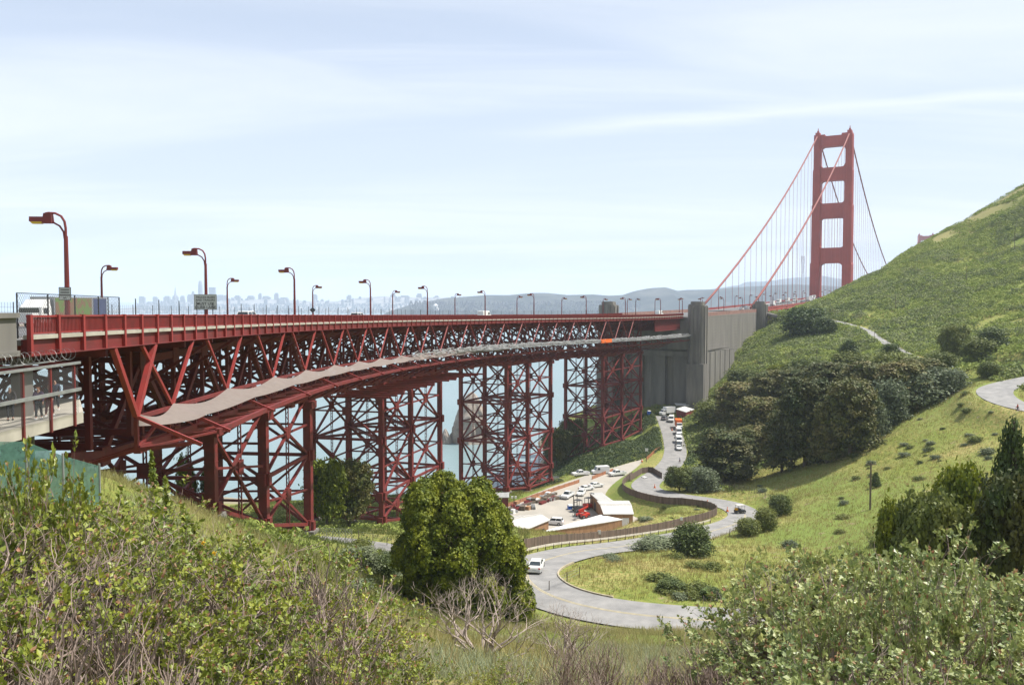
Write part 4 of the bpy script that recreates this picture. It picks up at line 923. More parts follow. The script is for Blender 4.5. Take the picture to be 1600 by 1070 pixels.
# ------------------------------------------------------------------ vehicles
def wheel(t, x, y, r=.34):
    m_ = MB(); m_.tube([(x-.11, y, r), (x+.11, y, r)], r, 14); w_ = m_.build('wheel', M['tyre'], t)
    m_ = MB(); m_.tube([(x-.125, y, r), (x+.125, y, r)], r*.6, 10); m_.build('rim', M['silver'], w_)
def vehicle(kind, m, label, cat, group=None):
    t = empty('parked_car' if kind in ('sedan', 'suv') else {'pickup': 'pickup_truck', 'van': 'van', 'box': 'box_truck'}[kind], (0, 0, 0), label, cat, group)
    def extr(name, poly, w, m, par=t, inset=0, z_split=None): # poly (y,z) ccw seen from +x
        mb = MB(); n = len(poly); zs = max(p[1] for p in poly)
        def ww(z): return w-(inset if z > (z_split if z_split is not None else 1e9) else 0)
        vs = [(-ww(z), y, z) for y, z in poly]+[(ww(z), y, z) for y, z in poly]
        mb.add(vs, [tuple(range(n-1, -1, -1)), tuple(range(n, 2*n))]+[(i, (i+1) % n, n+(i+1) % n, n+i) for i in range(n)])
        o = mb.build(name, m, par); bv = o.modifiers.new('b', 'BEVEL'); bv.width = .05; bv.segments = 2; bv.limit_method = 'ANGLE'; return o
    if kind in ('sedan', 'suv'):
        k = 1.0 if kind == 'sedan' else 1.22; L2 = 2.35
        body = extr('body', [(-L2, .30), (L2, .30), (L2, .62), (2.15, .80*k**.4), (.95, 1.0*k**.5), (-1.75 if kind == 'sedan' else -2.2, 1.04*k**.5), (-2.25, 1.0*k**.3), (-L2, .78)], .91, m, inset=.06, z_split=.95)
        b0, b1, t0, t1, zr, zb_ = (-1.85, 1.1, -1.0, .25, 1.44, .98) if kind == 'sedan' else (-2.2, 1.05, -1.9, .3, 1.72, 1.05)
        g = MB(); g.hexa([(-.83, b0, zb_), (.83, b0, zb_), (.83, b1, zb_), (-.83, b1, zb_), (-.64, t0, zr-.03), (.64, t0, zr-.03), (.64, t1, zr-.03), (-.64, t1, zr-.03)]); g.build('windows', M['glass'], t)
        r_ = MB(); r_.hexa([(-.68, t0-.05, zr-.05), (.68, t0-.05, zr-.05), (.68, t1+.05, zr-.05), (-.68, t1+.05, zr-.05), (-.6, t0+.05, zr+.03), (.6, t0+.05, zr+.03), (.6, t1-.05, zr+.03), (-.6, t1-.05, zr+.03)])
        for sx in (-1, 1):
            for (ya, yb) in ((b0, t0), (b1, t1), ((b0+b1)/2, (t0+t1)/2)): r_.bar((sx*.835, ya, zb_), (sx*.66, yb, zr-.02), .07, .07)
        r_.build('roof', m, t)
        wy, wr = 1.42, .33 if kind == 'sedan' else .37
    elif kind == 'pickup':
        extr('body', [(-2.8, .5), (2.75, .5), (2.75, .85), (2.6, 1.1), (1.2, 1.18), (-.7, 1.18), (-.75, .75), (-2.8, .75)], .97, m, inset=.04, z_split=1.0)
        e_ = MB(); e_.box(-.97, -.88, -2.8, -.75, .7, 1.2); e_.box(.88, .97, -2.8, -.75, .7, 1.2); e_.box(-.88, .88, -2.8, -2.7, .7, 1.2); e_.build('cargo_bed', m, t)
        g = MB(); g.hexa([(-.86, -.7, 1.17), (.86, -.7, 1.17), (.86, 1.35, 1.17), (-.86, 1.35, 1.17), (-.7, -.55, 1.78), (.7, -.55, 1.78), (.7, .6, 1.78), (-.7, .6, 1.78)]); g.build('windows', M['glass'], t)
        r_ = MB(); r_.box(-.72, .72, -.6, .65, 1.76, 1.84)
        for sx in (-1, 1):
            for ya, yb in ((-.7, -.56), (1.35, .6), (.25, .1)): r_.bar((sx*.87, ya, 1.17), (sx*.71, yb, 1.8), .08, .08)
        r_.build('roof', m, t); wy, wr = 1.75, .4
    elif kind == 'van':
        extr('body', [(-2.7, .35), (2.7, .35), (2.7, .95), (2.35, 1.2), (1.75, 1.28), (1.35, 2.3), (1.1, 2.42), (-2.6, 2.42), (-2.7, 2.2)], .98, m, inset=.08, z_split=2.0)
        g = MB(); g.hexa([(-.85, 1.42, 1.3), (.85, 1.42, 1.3), (.85, 1.84, 1.3), (-.85, 1.84, 1.3), (-.75, 1.2, 2.15), (.75, 1.2, 2.15), (.75, 1.48, 2.15), (-.75, 1.48, 2.15)])
        g.box(-.995, .995, .4, 1.2, 1.35, 2.0); g.build('windows', M['glass'], t); wy, wr = 1.75, .36
    else:
        b_ = MB(); b_.box(-1.2, 1.2, -3.6, 1.2, 1.0, 3.5); o = b_.build('cargo_box', m, t)
        extr('cab', [(1.4, .5), (3.4, .5), (3.4, 1.4), (2.7, 1.6), (2.35, 2.5), (1.4, 2.5)], 1.05, M['white'], inset=.08, z_split=2.2)
        g = MB(); g.hexa([(-.95, 2.55, 1.62), (.95, 2.55, 1.62), (.95, 2.76, 1.62), (-.95, 2.76, 1.62), (-.9, 2.35, 2.35), (.9, 2.35, 2.35), (.9, 2.47, 2.35), (-.9, 2.47, 2.35)]); g.box(-1.06, 1.06, 1.7, 2.3, 1.65, 2.2); g.build('windows', M['glass'], t)
        c_ = MB(); c_.box(-.5, .5, -3.5, 3, .55, 1.0); c_.build('chassis', M['dgrey'], t); wy, wr = 2.35, .48
    fy = {'sedan': 2.36, 'suv': 2.36, 'pickup': 2.76, 'van': 2.71, 'box': 3.41}[kind]; ry = {'sedan': -2.36, 'suv': -2.36, 'pickup': -2.81, 'van': -2.71, 'box': -3.61}[kind]
    for sx in (-1, 1):
        a = MB(); a.box(sx*.66-.17, sx*.66+.17, fy-.04, fy+.015, .62, .78); a.build('headlight', M['silver'], t)
        a = MB(); a.box(sx*.70-.14, sx*.70+.14, ry-.015, ry+.04, .74, .90); a.build('tail_light', M['redp'], t)
        wheel(t, sx*.82, wy, wr); wheel(t, sx*.82, -wy, wr)
    for y0_, y1_ in ((fy-.06, fy+.03), (ry-.03, ry+.06)): a = MB(); a.box(-.85, .85, y0_, y1_, .36, .53); a.build('bumper', M['silver' if kind != 'sedan' else 'white'], t)
    if kind in ('sedan', 'suv', 'van'):
        a = MB(); a.box(-.24, .24, ry-.035, ry-.02, .62, .74); a.build('licence_plate', M['sign'], t)
    return t
def put(t, px, py, ang, z=None, n=(0, 0), y=None): # ang: heading, degrees clockwise from +Y
    p = hit(px, py) if y is None else np.array(pt(px, py, y)); t.location = (p[0], p[1], (p[2]+.15 if z is None else z)); t.rotation_euler = (0, 0, -R(ang)); return t
s_ = vehicle('sedan', M['white'], 'white car with red tail lights driving round the bend of the road', 'car'); s_.name = 'car'
put(s_, 838, 897, 9, 33.55, y=104.5); s_.scale = (.94, .94, .94)
G = 'cars parked in the work yard'
protos = {}
def park(kind, mk, px, py, ang, label, cat='car', group=G, z=None, y=None):
    key = (kind, mk)
    if key not in protos: protos[key] = vehicle(kind, M[mk], label, cat, group); o = protos[key]
    else: o = copy_tree(protos[key], label=label, group=group)
    return put(o, px, py, ang, z, y=y)
yz = YZ
park('pickup', 'white', 887, 778, 205, 'white pickup with a dark load, lowest of the left hand yard row', 'pickup truck', z=yz)
park('sedan', 'white', 908, 774, 195, 'low white car nearest behind the lowest white pickup in the yard', z=yz)
park('sedan', 'white', 916, 767, 55, 'white car in the middle of the left row in the yard', z=yz)
park('sedan', 'white', 931, 762, 60, 'white car at the upper right end of the three close together in the yard', z=yz)
park('pickup', 'white', 964, 744, 245, 'white pickup parked by the orange barrier, middle of the yard', 'pickup truck', z=yz)
park('suv', 'silver', 971, 765, 210, 'silver car standing at the edge of the grass bank in the yard', z=yz)
park('sedan', 'black', 989, 756, 215, 'dark car parked between the silver car and the white ones in the yard', z=yz)
park('sedan', 'white', 998, 751, 220, 'white car parked just beyond the dark car in the yard', z=yz)
park('pickup', 'white', 1007, 747, 235, 'white pickup at the top end of the right row by the curved timber screen', 'pickup truck', z=yz)
park('suv', 'white', 865, 820, 285, 'white car parked beside the tan shed with the sloping roof', z=yz)
park('pickup', 'white', 907, 744, 250, 'white truck cab in the shade under the rightmost steel tower', 'pickup truck')
park('van', 'white', 938, 741, 255, 'white work van in the shade behind the orange barrier')
park('pickup', 'silver', 860, 752, 250, 'grey flatbed pickup in the shade at the foot of the third steel tower', 'pickup truck')
G2 = 'vehicles queued on the narrow yard road'
for i, (kd, mk, py, lb) in enumerate((('box', 'orange', 668, 'orange box truck at the far end of the queue on the yard road'), ('van', 'white', 677, 'white van right in front of the orange box truck'), ('suv', 'white', 683, 'white car second behind the orange truck in the queue'),
        ('van', 'white', 690, 'tall white van in the middle of the queue on the yard road'), ('sedan', 'black', 696, 'dark windowed car near the low end of the yard road queue'), ('sedan', 'white', 701, 'white car last but one in the yard road queue'))):
    park(kd, mk, 1060.5, py+2, 185, lb, {'box': 'truck', 'van': 'van'}.get(kd, 'car'), G2)
park('van', 'white', 1049, 659, 195, 'white van parked beside the red shed below the anchorage', 'van'); park('suv', 'silver', 1039, 656, 30, 'silver car parked in the shade left of the van at the anchorage'); park('box', 'white', 1042, 649, 240, 'white box truck parked against the foot of the concrete anchorage', 'truck')
park('suv', 'silver', 953, 727, 75, 'silver car half hidden in shrubs by the upper yard entrance') if False else None
# traffic on the suspended deck and the viaduct
G3 = 'traffic on the suspended deck'
random.seed(12)
for i in range(30):
    s = SN1+14+i*11.3+rnd(-2, 2); wv = random.choice((-7.5, -4.2, 4.2, 7.5)); kd, mk = random.choice((('sedan', 'white'), ('suv', 'white'), ('van', 'white'), ('sedan', 'silver'), ('sedan', 'black'), ('box', 'white')))
    if (kd, mk) not in protos: protos[(kd, mk)] = vehicle(kd, M[mk], 'x', 'car', G3); o = protos[(kd, mk)]
    else: o = copy_tree(protos[(kd, mk)])
    q = P(s, wv, -1.24); o.location = q; o.rotation_euler = (0, 0, -heading(s)+(PI if wv < 0 else 0)); o['label'] = f'small {dict(white="white", silver="grey", black="dark")[mk]} {dict(sedan="car", suv="car", van="van", box="truck")[kd]} on the suspended deck, {onum(i)} vehicle beyond the pylons'; o['group'] = G3; o['category'] = dict(sedan='car', suv='car', van='van', box='truck')[kd]
for px, wv, kd, lb in ((560, 4, 'suv', 'roof of a white car just above the railing left of centre'), (388, 5, 'suv', 'white roof of a car showing over the red railing'), (757, 3, 'van', 'white van on the viaduct near the middle lamp posts'), (1030, 4, 'van', 'white van on the viaduct close to the far pylon')):
    s = s_at_px(px, wv, 20, SN2); o = copy_tree(protos[(kd, 'white')], P(s, wv, -1.24), -heading(s), label=lb, group='vehicles on the viaduct'); o['category'] = 'van' if kd == 'van' else 'car'
# lorry at the left end
t = empty('semi_truck', tuple(P(8, 2, -1.24)), 'white lorry with a printed green and brown trailer behind the chain link fence', 'lorry', rz=-heading(10))
def tb(name, m, *a): mb = MB(); mb.box(*a); o = mb.build(name, m, t); return o
def dk(px, w_): return s_at_px(px, w_, 0, 60)
M['trailer'] = mat('printed_trailer_side', (.13, .22, .05), .5, 0, col2=(.22, .12, .07), vscale=.9, lo=.46, hi=.54)
M['trailer2'] = mat('blue_trailer_side', (.05, .07, .16), .5, 0, .2, 1)
b = MB(); b.box(-1.25, 1.25, -2.2, 11, .9, 3.45); tr_ = b.build('trailer', M['silver'], t)
b = MB(); b.box(1.255, 1.27, -1.9, 6.8, 1.1, 3.3); b.build('printed_panel', M['trailer'], tr_); b = MB(); b.box(1.255, 1.27, 7.3, 10.8, 1.1, 3.3); b.build('blue_panel', M['trailer2'], tr_)
b = MB(); b.hexa([(-1.2, -4.9, .6), (1.2, -4.9, .6), (1.2, -2.6, .6), (-1.2, -2.6, .6), (-1.15, -4.6, 2.3), (1.15, -4.6, 2.3), (1.15, -2.6, 2.3), (-1.15, -2.6, 2.3)]); b.hexa([(-1.1, -4.5, 2.3), (1.1, -4.5, 2.3), (1.1, -2.6, 2.3), (-1.1, -2.6, 2.3), (-1.0, -3.4, 3.15), (1.0, -3.4, 3.15), (1.0, -2.6, 3.15), (-1.0, -2.6, 3.15)])
b.box(-1.0, 1.0, -6.3, -4.9, .6, 1.65); b.build('cab', M['white'], t)
b = MB(); b.box(-1.0, 1.0, -4.93, -4.85, 1.7, 2.2); b.box(1.16, 1.21, -4.3, -3.3, 1.6, 2.2); b.build('windows', M['glass'], t)
for y in (-5.5, -3.2, 8.5, 9.7): wheel(t, -1.05, y, .5); wheel(t, 1.05, y, .5)
sl_ = s_at_px(56, -5, 0, 60); t.location = P(sl_+4.0, -5.5, -1.24); t.scale = (.92, .92, .88)
# ------------------------------------------------------------------ people
def skel(name, nodes, edges, m, parent=None, root=0, sub=1):
    me = bpy.data.meshes.new(name); me.from_pydata([n[:3] for n in nodes], edges, []); o = bpy.data.objects.new(name, me); COL.objects.link(o)
    sk = o.modifiers.new('s', 'SKIN'); sk.use_smooth_shade = True
    for i, n in enumerate(nodes): sv = me.skin_vertices[0].data[i]; r_ = n[3]; sv.radius = r_ if hasattr(r_, '__len__') else (r_, r_); sv.use_root = (i == root)
    ss = o.modifiers.new('u', 'SUBSURF'); ss.levels = sub; ss.render_levels = sub
    dg = bpy.context.evaluated_depsgraph_get(); nm = bpy.data.meshes.new_from_object(o.evaluated_get(dg)); bpy.data.objects.remove(o); nm.materials.clear()
    return link(name, nm, m, parent)
def person(loc, rz, label, top, legs, hair, stride=.22, arm=.1, hgt=1.72, group=None):
    t = empty('person', tuple(loc), label, 'person', group, rz); k = hgt/1.72
    n = []; e = []
    def add(x, y, z, r, par=None): n.append((x*k, y*k, z*k, r if hasattr(r, '__len__') else r*k)); i = len(n)-1; (e.append((par, i)) if par is not None else None); return i
    pel = add(0, 0, .95, .13); w_ = add(0, .0, 1.12, .115, pel); ch = add(0, .01, 1.32, .14, w_); nk = add(0, .02, 1.47, .055, ch); hd = add(0, .03, 1.57, .085, nk); ht = add(0, .025, 1.65, .075, hd); nose = add(0, .12, 1.58, .014, hd)
    legs_n = []; arms_n = []
    for sg in (-1, 1):
        st = stride*sg
        h_ = add(sg*.09, 0, .90, .085, pel); kn = add(sg*.10, st*.45+.03, .49, .058, h_); an = add(sg*.10, st, .09, .038, kn); to = add(sg*.11, st+.15, .04, .032, an); legs_n.append((h_, kn, an, to))
        sh = add(sg*.19, .0, 1.40, .055, ch); el = add(sg*.25, -st*.3*1-.02, 1.14, .042, sh); wr = add(sg*.24, -st*.6+arm, .92, .028, el); pm = add(sg*.24, -st*.65+arm, .86, .032, wr); arms_n.append((sh, el, wr))
        for f in range(4): a_ = add(sg*.24-.024+f*.016, -st*.7+arm+.01, .80-(.01 if f in (0, 3) else 0), .009, pm); add(sg*.24-.024+f*.016, -st*.7+arm+.02, .765, .008, a_)
        add(sg*.24-sg*.035, -st*.6+arm+.03, .84, .010, pm)
    body = skel('body', n, e, M['skin'], t)
    N_ = lambda i, g, dz=0: (n[i][0], n[i][1], n[i][2]+dz, n[i][3]*g)
    jn = [N_(pel, 1.18), N_(w_, 1.22), N_(ch, 1.2), (n[nk][0], n[nk][1], n[nk][2]-.05, .07)]; je = [(0, 1), (1, 2), (2, 3)]
    for sh, el, wr in arms_n: b0 = len(jn); jn += [N_(sh, 1.35), N_(el, 1.4), N_(wr, 1.5, .03)]; je += [(2, b0), (b0, b0+1), (b0+1, b0+2)]
    skel('jacket', jn, je, top, t)
    ln = [N_(pel, 1.12)]; le = []
    for h_, kn, an, to in legs_n: b0 = len(ln); ln += [N_(h_, 1.18), N_(kn, 1.3), N_(an, 1.6, .04)]; le += [(0, b0), (b0, b0+1), (b0+1, b0+2)]
    skel('trousers', ln, le, legs, t)
    sh_ = MB()
    for h_, kn, an, to in legs_n: a_, b_ = n[an], n[to]; sh_.hexa([(a_[0]-.05, a_[1]-.07, 0), (a_[0]+.05, a_[1]-.07, 0), (b_[0]+.045, b_[1]+.06, 0), (b_[0]-.045, b_[1]+.06, 0), (a_[0]-.045, a_[1]-.06, .10), (a_[0]+.045, a_[1]-.06, .10), (b_[0]+.04, b_[1]+.05, .06), (b_[0]-.04, b_[1]+.05, .06)])
    sh_.build('shoes', M['white' if hair != 'grey' else 'black'], t)
    hn = [(n[hd][0], n[hd][1]-.03, n[hd][2]+.01, .088), (n[ht][0], n[ht][1]-.015, n[ht][2]+.015, .082)]; he = [(0, 1)]
    if hair == 'long': hn.append((n[hd][0], n[hd][1]-.08, n[hd][2]-.16, .06)); he.append((0, 2))
    skel('hair', hn, he, HM[hair], t)
    em = MB()
    for sx in (-.033, .033): em.box(n[hd][0]+sx-.01, n[hd][0]+sx+.01, n[hd][1]+.075, n[hd][1]+.087, n[hd][2]+.012, n[hd][2]+.024)
    em.box(n[hd][0]-.022, n[hd][0]+.022, n[hd][1]+.072, n[hd][1]+.083, n[hd][2]-.045, n[hd][2]-.036); em.build('face_features', M['black'], t)
    return t
HM = {'grey': mat('grey_hair', (.25, .23, .21), .8), 'long': mat('auburn_hair', (.28, .10, .04), .8), 'dark': mat('dark_hair', (.03, .02, .015), .8)}
C_ = lambda nm, c: mat(nm, c, .85, 0, .12, 6)
jk1, jk2, jk3, jk4 = C_('dark_jacket', (.05, .045, .05)), C_('purple_top', (.14, .08, .16)), C_('white_shirt', (.62, .66, .72)), C_('navy_coat', (.04, .05, .09)); tr1, tr2 = C_('dark_trousers', (.03, .035, .05)), C_('maroon_trousers', (.12, .03, .04))
GP = 'people walking on the caged footway'
def floor_at(px, py): Y = (67-61.15)*F/((py-476)*1.0); q = pt(px, py, Y); return (q[0], q[1], 61.15)
person(floor_at(16.5, 657), R(-150), 'person in a dark jacket and dark trousers, leftmost on the caged footway', jk1, tr1, 'grey', .12, group=GP)
person(floor_at(61, 655), R(-160), 'person with long auburn hair in a purple top and dark trousers', jk2, tr1, 'long', .2, hgt=1.66, group=GP)
person(floor_at(48, 647), R(-20), 'person in a white and blue shirt standing behind the others', jk3, tr2, 'dark', .1, hgt=1.74, group=GP)
person(floor_at(78, 650), R(-170), 'person in maroon trousers partly behind the third frame post', jk1, tr2, 'dark', .25, group=GP)
person(floor_at(87, 641), R(-165), 'person in a navy coat at the far end of the caged footway', jk4, tr1, 'dark', .2, group=GP)
q = hit(1566, 588); person((q[0], q[1], q[2]+.15), R(20), 'person in dark clothes walking at the upper bend of the hillside road', jk1, tr2, 'dark', .2)
# cyclist on the yard road
def bicycle(loc, rz, label):
    t = empty('bicycle', tuple(loc), label, 'bicycle', rz=rz)
    for y in (-.52, .52):
        m_ = MB(); m_.tube([(0, y+.33*math.cos(a), .34+.33*math.sin(a)) for a in np.linspace(0, 2*PI, 17)], .022, 5, False)
        for a in np.linspace(0, PI, 7)[:-1]: m_.bar((0, y-.32*math.cos(a), .34-.32*math.sin(a)), (0, y+.32*math.cos(a), .34+.32*math.sin(a)), .006)
        m_.build('wheel', M['tyre'], t)
    m_ = MB()
    for a, b in (((0, -.52, .34), (0, -.08, .32)), ((0, -.08, .32), (0, .40, .82)), ((0, -.52, .34), (0, -.2, .85)), ((0, -.08, .32), (0, -.22, .92)), ((0, -.2, .80), (0, .38, .86)), ((0, .52, .34), (0, .38, .95)), ((-.2, .42, .97), (.2, .42, .97))): m_.tube([a, b], .018, 5)
    m_.build('frame', M['redp'], t); m_ = MB(); m_.box(-.06, .06, -.34, -.1, .92, .97); m_.build('saddle', M['black'], t); return t
q = hit(1062, 724); bicycle((q[0], q[1], q[2]+.15), R(-170), 'bicycle ridden along the yard road above the curved timber screen')
person((q[0], q[1]-.1, q[2]+.32), R(-170), 'cyclist in a white shirt on the yard road', jk3, tr1, 'dark', .12, .35)
q = hit(1590, 645); bicycle((q[0], q[1], q[2]+.15), R(80), 'bicycle on the hillside road at the right edge'); person((q[0], q[1], q[2]+.35), R(80), 'cyclist in a red top at the right edge on the hillside road', C_('red_top', (.5, .03, .02)), tr1, 'dark', .12, .35)
# ------------------------------------------------------------------ golf cart, cones, small yard things
q = hit(1156, 803); t = empty('golf_cart', (q[0], q[1], q[2]+.15), 'small black utility cart with a pale canopy standing in the road bend', 'utility cart', rz=R(-75))
b = MB(); b.hexa([(-.62, -1.2, .35), (.62, -1.2, .35), (.62, 1.25, .35), (-.62, 1.25, .35), (-.62, -1.2, .75), (.62, -1.2, .75), (.55, 1.15, .7), (-.55, 1.15, .7)]); b.box(-.55, .55, -.5, 0, .75, 1.15); b.build('body', M['black'], t)
b = MB(); b.box(-.68, .68, -.9, 1.0, 1.86, 1.94); b.build('canopy', M['roofmetal'], t)
one_posts([((x, y, .7), (x, y, 1.87)) for x in (-.6, .6) for y in (-.8, .85)], M['dgrey'], t, (0, 0, 0), .05, 'canopy_post')
for x in (-.6, .6):
    for y in (-.85, .85): wheel(t, x, y, .28)
b = MB(); b.box(-.4, .4, -1.15, -.6, .76, 1.2); b.build('orange_load', M['yellp'], t)
ct = empty('traffic_cone', (0, 0, 0), 'x', 'traffic cone', 'traffic cones on the roads')
b = MB(); b.tube([(0, 0, .03), (0, 0, .72)], [.19, .04], 12); b.build('cone', M['orange'], ct); b = MB(); b.box(-.22, .22, -.22, .22, 0, .035); b.build('base', M['black'], ct); b = MB(); b.tube([(0, 0, .38), (0, 0, .52)], [.125, .09], 12); b.build('white_band', M['white'], ct)
for i, (px, py, lb) in enumerate(((1136.5, 800, 'orange traffic cone left of the utility cart'), (1105.5, 789, 'orange traffic cone at the end of the timber screen'), (1023, 763, 'orange traffic cone on the road inside the curved screen'), (1003, 722, 'orange traffic cone at the yard entrance'), (1050, 673, 'orange traffic cone left of the queue of vehicles'))):
    o = ct if i == 0 else copy_tree(ct); q = hit(px, py); o.location = (q[0], q[1], q[2]+.13); o.scale = (1.5,)*3; o['label'] = lb
def toilet(px, py, y, label):
    q = hit(px, py) if y is None else np.array(pt(px, py, y)); t = empty('portable_toilet', (q[0], q[1], q[2]), label, 'portable toilet', rz=R(15))
    b = MB(); b.box(-.6, .6, -.6, .6, .05, 2.1); o = b.build('cabin', M['bluep'], t); b = MB(); b.hexa([(-.64, -.64, 2.1), (.64, -.64, 2.1), (.64, .64, 2.1), (-.64, .64, 2.1), (-.5, -.5, 2.32), (.5, -.5, 2.32), (.5, .5, 2.32), (-.5, .5, 2.32)]); b.build('roof', M['white'], t)
    b = MB(); b.box(-.42, .42, -.625, -.602, .15, 1.95); b.build('door', M['bluep'], t); b = MB(); b.box(-.45, .45, -.64, -.62, 1.98, 2.05); b.build('vent', M['dgrey'], t)
toilet(891, 802, 211, 'blue portable toilet in the middle of the work yard'); toilet(1014, 650, None, 'blue portable toilet in the shade at the anchorage')
def forklift(px, py, col, label, lift=False, ang=0, sc_=1):
    q = hit(px, py); t = empty('boom_lift' if lift else 'forklift', (q[0], q[1], YZ), label, 'boom lift' if lift else 'forklift', rz=ang); t.scale = (sc_,)*3
    b = MB(); b.hexa([(-.7, -1.3, .4), (.7, -1.3, .4), (.7, 1.0, .4), (-.7, 1.0, .4), (-.65, -1.2, 1.25), (.65, -1.2, 1.25), (.65, .9, 1.0), (-.65, .9, 1.0)]); b.build('body', col, t)
    if lift:
        b = MB(); b.bar((0, -.9, 1.2), (0, 1.8, 2.1), .3, .35); b.bar((0, 1.8, 2.1), (0, -1.2, 2.7), .26, .3); b.bar((0, -1.2, 2.7), (0, 2.6, 1.2), .22, .26); b.build('boom', col, t)
        b = MB(); b.box(-.5, .5, 2.5, 3.3, .5, .6)
        for x in (-.5, .5):
            for y in (2.5, 3.3): b.bar((x, y, .6), (x, y, 1.6), .05, up=(0, 1, 0))
        b.bar((-.5, 2.5, 1.6), (.5, 2.5, 1.6), .05); b.bar((-.5, 3.3, 1.6), (.5, 3.3, 1.6), .05); b.build('basket', M['galv'], t)
    else:
        b = MB()
        for x in (-.55, .55):
            for y in (-.7, .5): b.bar((x, y, 1.1), (x, y, 2.3), .08, up=(0, 1, 0))
        b.box(-.62, .62, -.8, .6, 2.3, 2.38); b.build('roll_cage', M['dgrey'], t); b = MB()
        for x in (-.4, .4): b.bar((x, 1.15, .1), (x, 1.15, 3.2), .12, up=(0, 1, 0))
        for z in (.4, 1.6, 3.1): b.bar((-.4, 1.15, z), (.4, 1.15, z), .1)
        b.box(-.4, -.25, 1.2, 2.2, .15, .22); b.box(.25, .4, 1.2, 2.2, .15, .22); b.build('mast', M['dgrey'], t)
    for x in (-.65, .65): wheel(t, x, -.85, .4); wheel(t, x, .75, .45)
forklift(903, 800, M['dgrey'], 'dark grey forklift beside the blue toilet in the yard', sc_=1.25, ang=.4); forklift(920, 795, M['redp'], 'red forklift with a tall mast against the yard shed', sc_=1.2, ang=-.8); forklift(913, 810, M['redp'], 'folded red boom lift in front of the forklifts', True, 2.2)
forklift(903, 808, M['redp'], 'small red loader in front of the dark forklift', sc_=.7, ang=1.1)
# stacked steel by the orange barrier
random.seed(21)
mats_ = [M['pole'], M['galv'], M['pwhite'], M['red'], M['woodwall'], M['pole'], M['galv'], M['red']]
for i in range(34):
    px = 797+75*(i+rnd(0, .9))/34; f_ = (px-797)/75; py = 800-f_*22+rnd(-9, 5); q = hit(px, py); t_ = MB(); an = R(rnd(-20, 40)+55); L_ = rnd(2, 6) if i % 2 else rnd(1, 1.8)
    m_ = mats_[i % 8]; k = random.randint(2, 4)
    if i % 2:
        for a in range(k):
            for b in range(2): dx_, dy_ = math.cos(an)*L_/2, math.sin(an)*L_/2; ox, oy = -math.sin(an)*a*.34, math.cos(an)*a*.34; t_.bar((q[0]+ox-dx_, q[1]+oy-dy_, YZ+.15+b*.32), (q[0]+ox+dx_, q[1]+oy+dy_, YZ+.15+b*.32), .2, .28)
        nm, cat = 'beam_stack', 'beam stack'
    else:
        t_.obox((q[0], q[1]), L_/2, L_/2.6, YZ+.12, YZ+rnd(.5, 1.1), an); t_.obox((q[0], q[1]), L_/2+.1, L_/2.6+.1, YZ+.01, YZ+.12, an); nm, cat = 'crate', 'crate'
    tag(t_.build(nm, m_, None), f'{"short steel beam stack" if i % 2 else "loaded pallet crate"} by the orange barrier, {onum(i)} stored piece from the left', cat, 'stored steel and crates in the yard')
# orange barrier mesh
M['omesh'] = mat('orange_barrier_mesh', (.46, .19, .09), .8, 0, .2, 2, alpha=.75)
def strip_fence(name, pts, hgt, m, label, cat, thick=.04, post=None, pm=None, group=None, step=2.4, wob=0):
    o0 = pts[0]; t = empty(name, tuple(o0), label, cat, group); m_ = MB(); p_ = MB()
    for a, b in zip(pts[:-1], pts[1:]):
        w0 = rnd(-wob, wob); m_.bar(a+[0, 0, hgt/2], b+[0, 0, hgt/2+w0], thick, hgt)
    m_.build('panel', m, t, o0); one_posts([(a-[0, 0, .2], a+[0, 0, hgt+.12]) for a in pts], pm or M['dgrey'], t, o0, post or .08); return t
def along(pxs, n=None): # polyline in picture -> ground points resampled
    g = np.array([hit(a, b) for a, b in pxs]); d = np.r_[0, np.cumsum(np.linalg.norm(np.diff(g[:, :2], axis=0), axis=1))]; k = max(2, int(d[-1]/2.4)); s = np.linspace(0, d[-1], k)
    x, y = np.interp(s, d, g[:, 0]), np.interp(s, d, g[:, 1]); return [np.array((a, b, H(a, b))) for a, b in zip(x, y)]
strip_fence('barrier_fence', along([(794, 792), (845, 775), (880, 763), (905, 755)]), 1.1, M['omesh'], 'orange mesh barrier along the left side of the yard behind the stored steel', 'barrier', wob=.1)
strip_fence('barrier_fence', along([(925, 750), (945, 742), (958, 737)]), 1.1, M['omesh'], 'orange mesh barrier between the white pickups in the middle of the yard', 'barrier', wob=.1)
strip_fence('barrier_fence', along([(1010, 719), (1022, 708), (1031, 702)]), 1.1, M['omesh'], 'short orange mesh barrier at the upper yard entrance', 'barrier', wob=.1)
# timber screen wall following the inside of the road
def screen_pts(i0, i1, off):
    out_ = []
    for i in range(i0, i1, 2):
        q = offs(RD1, off, i); out_.append(np.array((q[0], q[1], H(q[0], q[1])-.05)))
    return out_
ia = next(i for i in range(len(RD1)) if i > 60 and RD1[i][1] > 118); ib = next(i for i in range(len(RD1)) if RD1[i][1] > 243)
sp = screen_pts(ia, ib, -6.2)
sp2 = [sp[0]]
for q in sp[1:]:
    if np.linalg.norm(q[:2]-sp2[-1][:2]) > .9: sp2.append(q)
M_ = strip_fence('timber_screen', sp2, 1.7, M['woodfence'], 'long brown timber screen wall following the inside of the road bend', 'screen wall', .12, .14, M['pole'])
strip_fence('timber_screen', along([(984, 752), (1003, 740), (1018, 738), (1034, 748)]), 1.8, M['woodfence'], 'short curved brown timber screen at the top of the yard', 'screen wall', .12, .14, M['pole'])
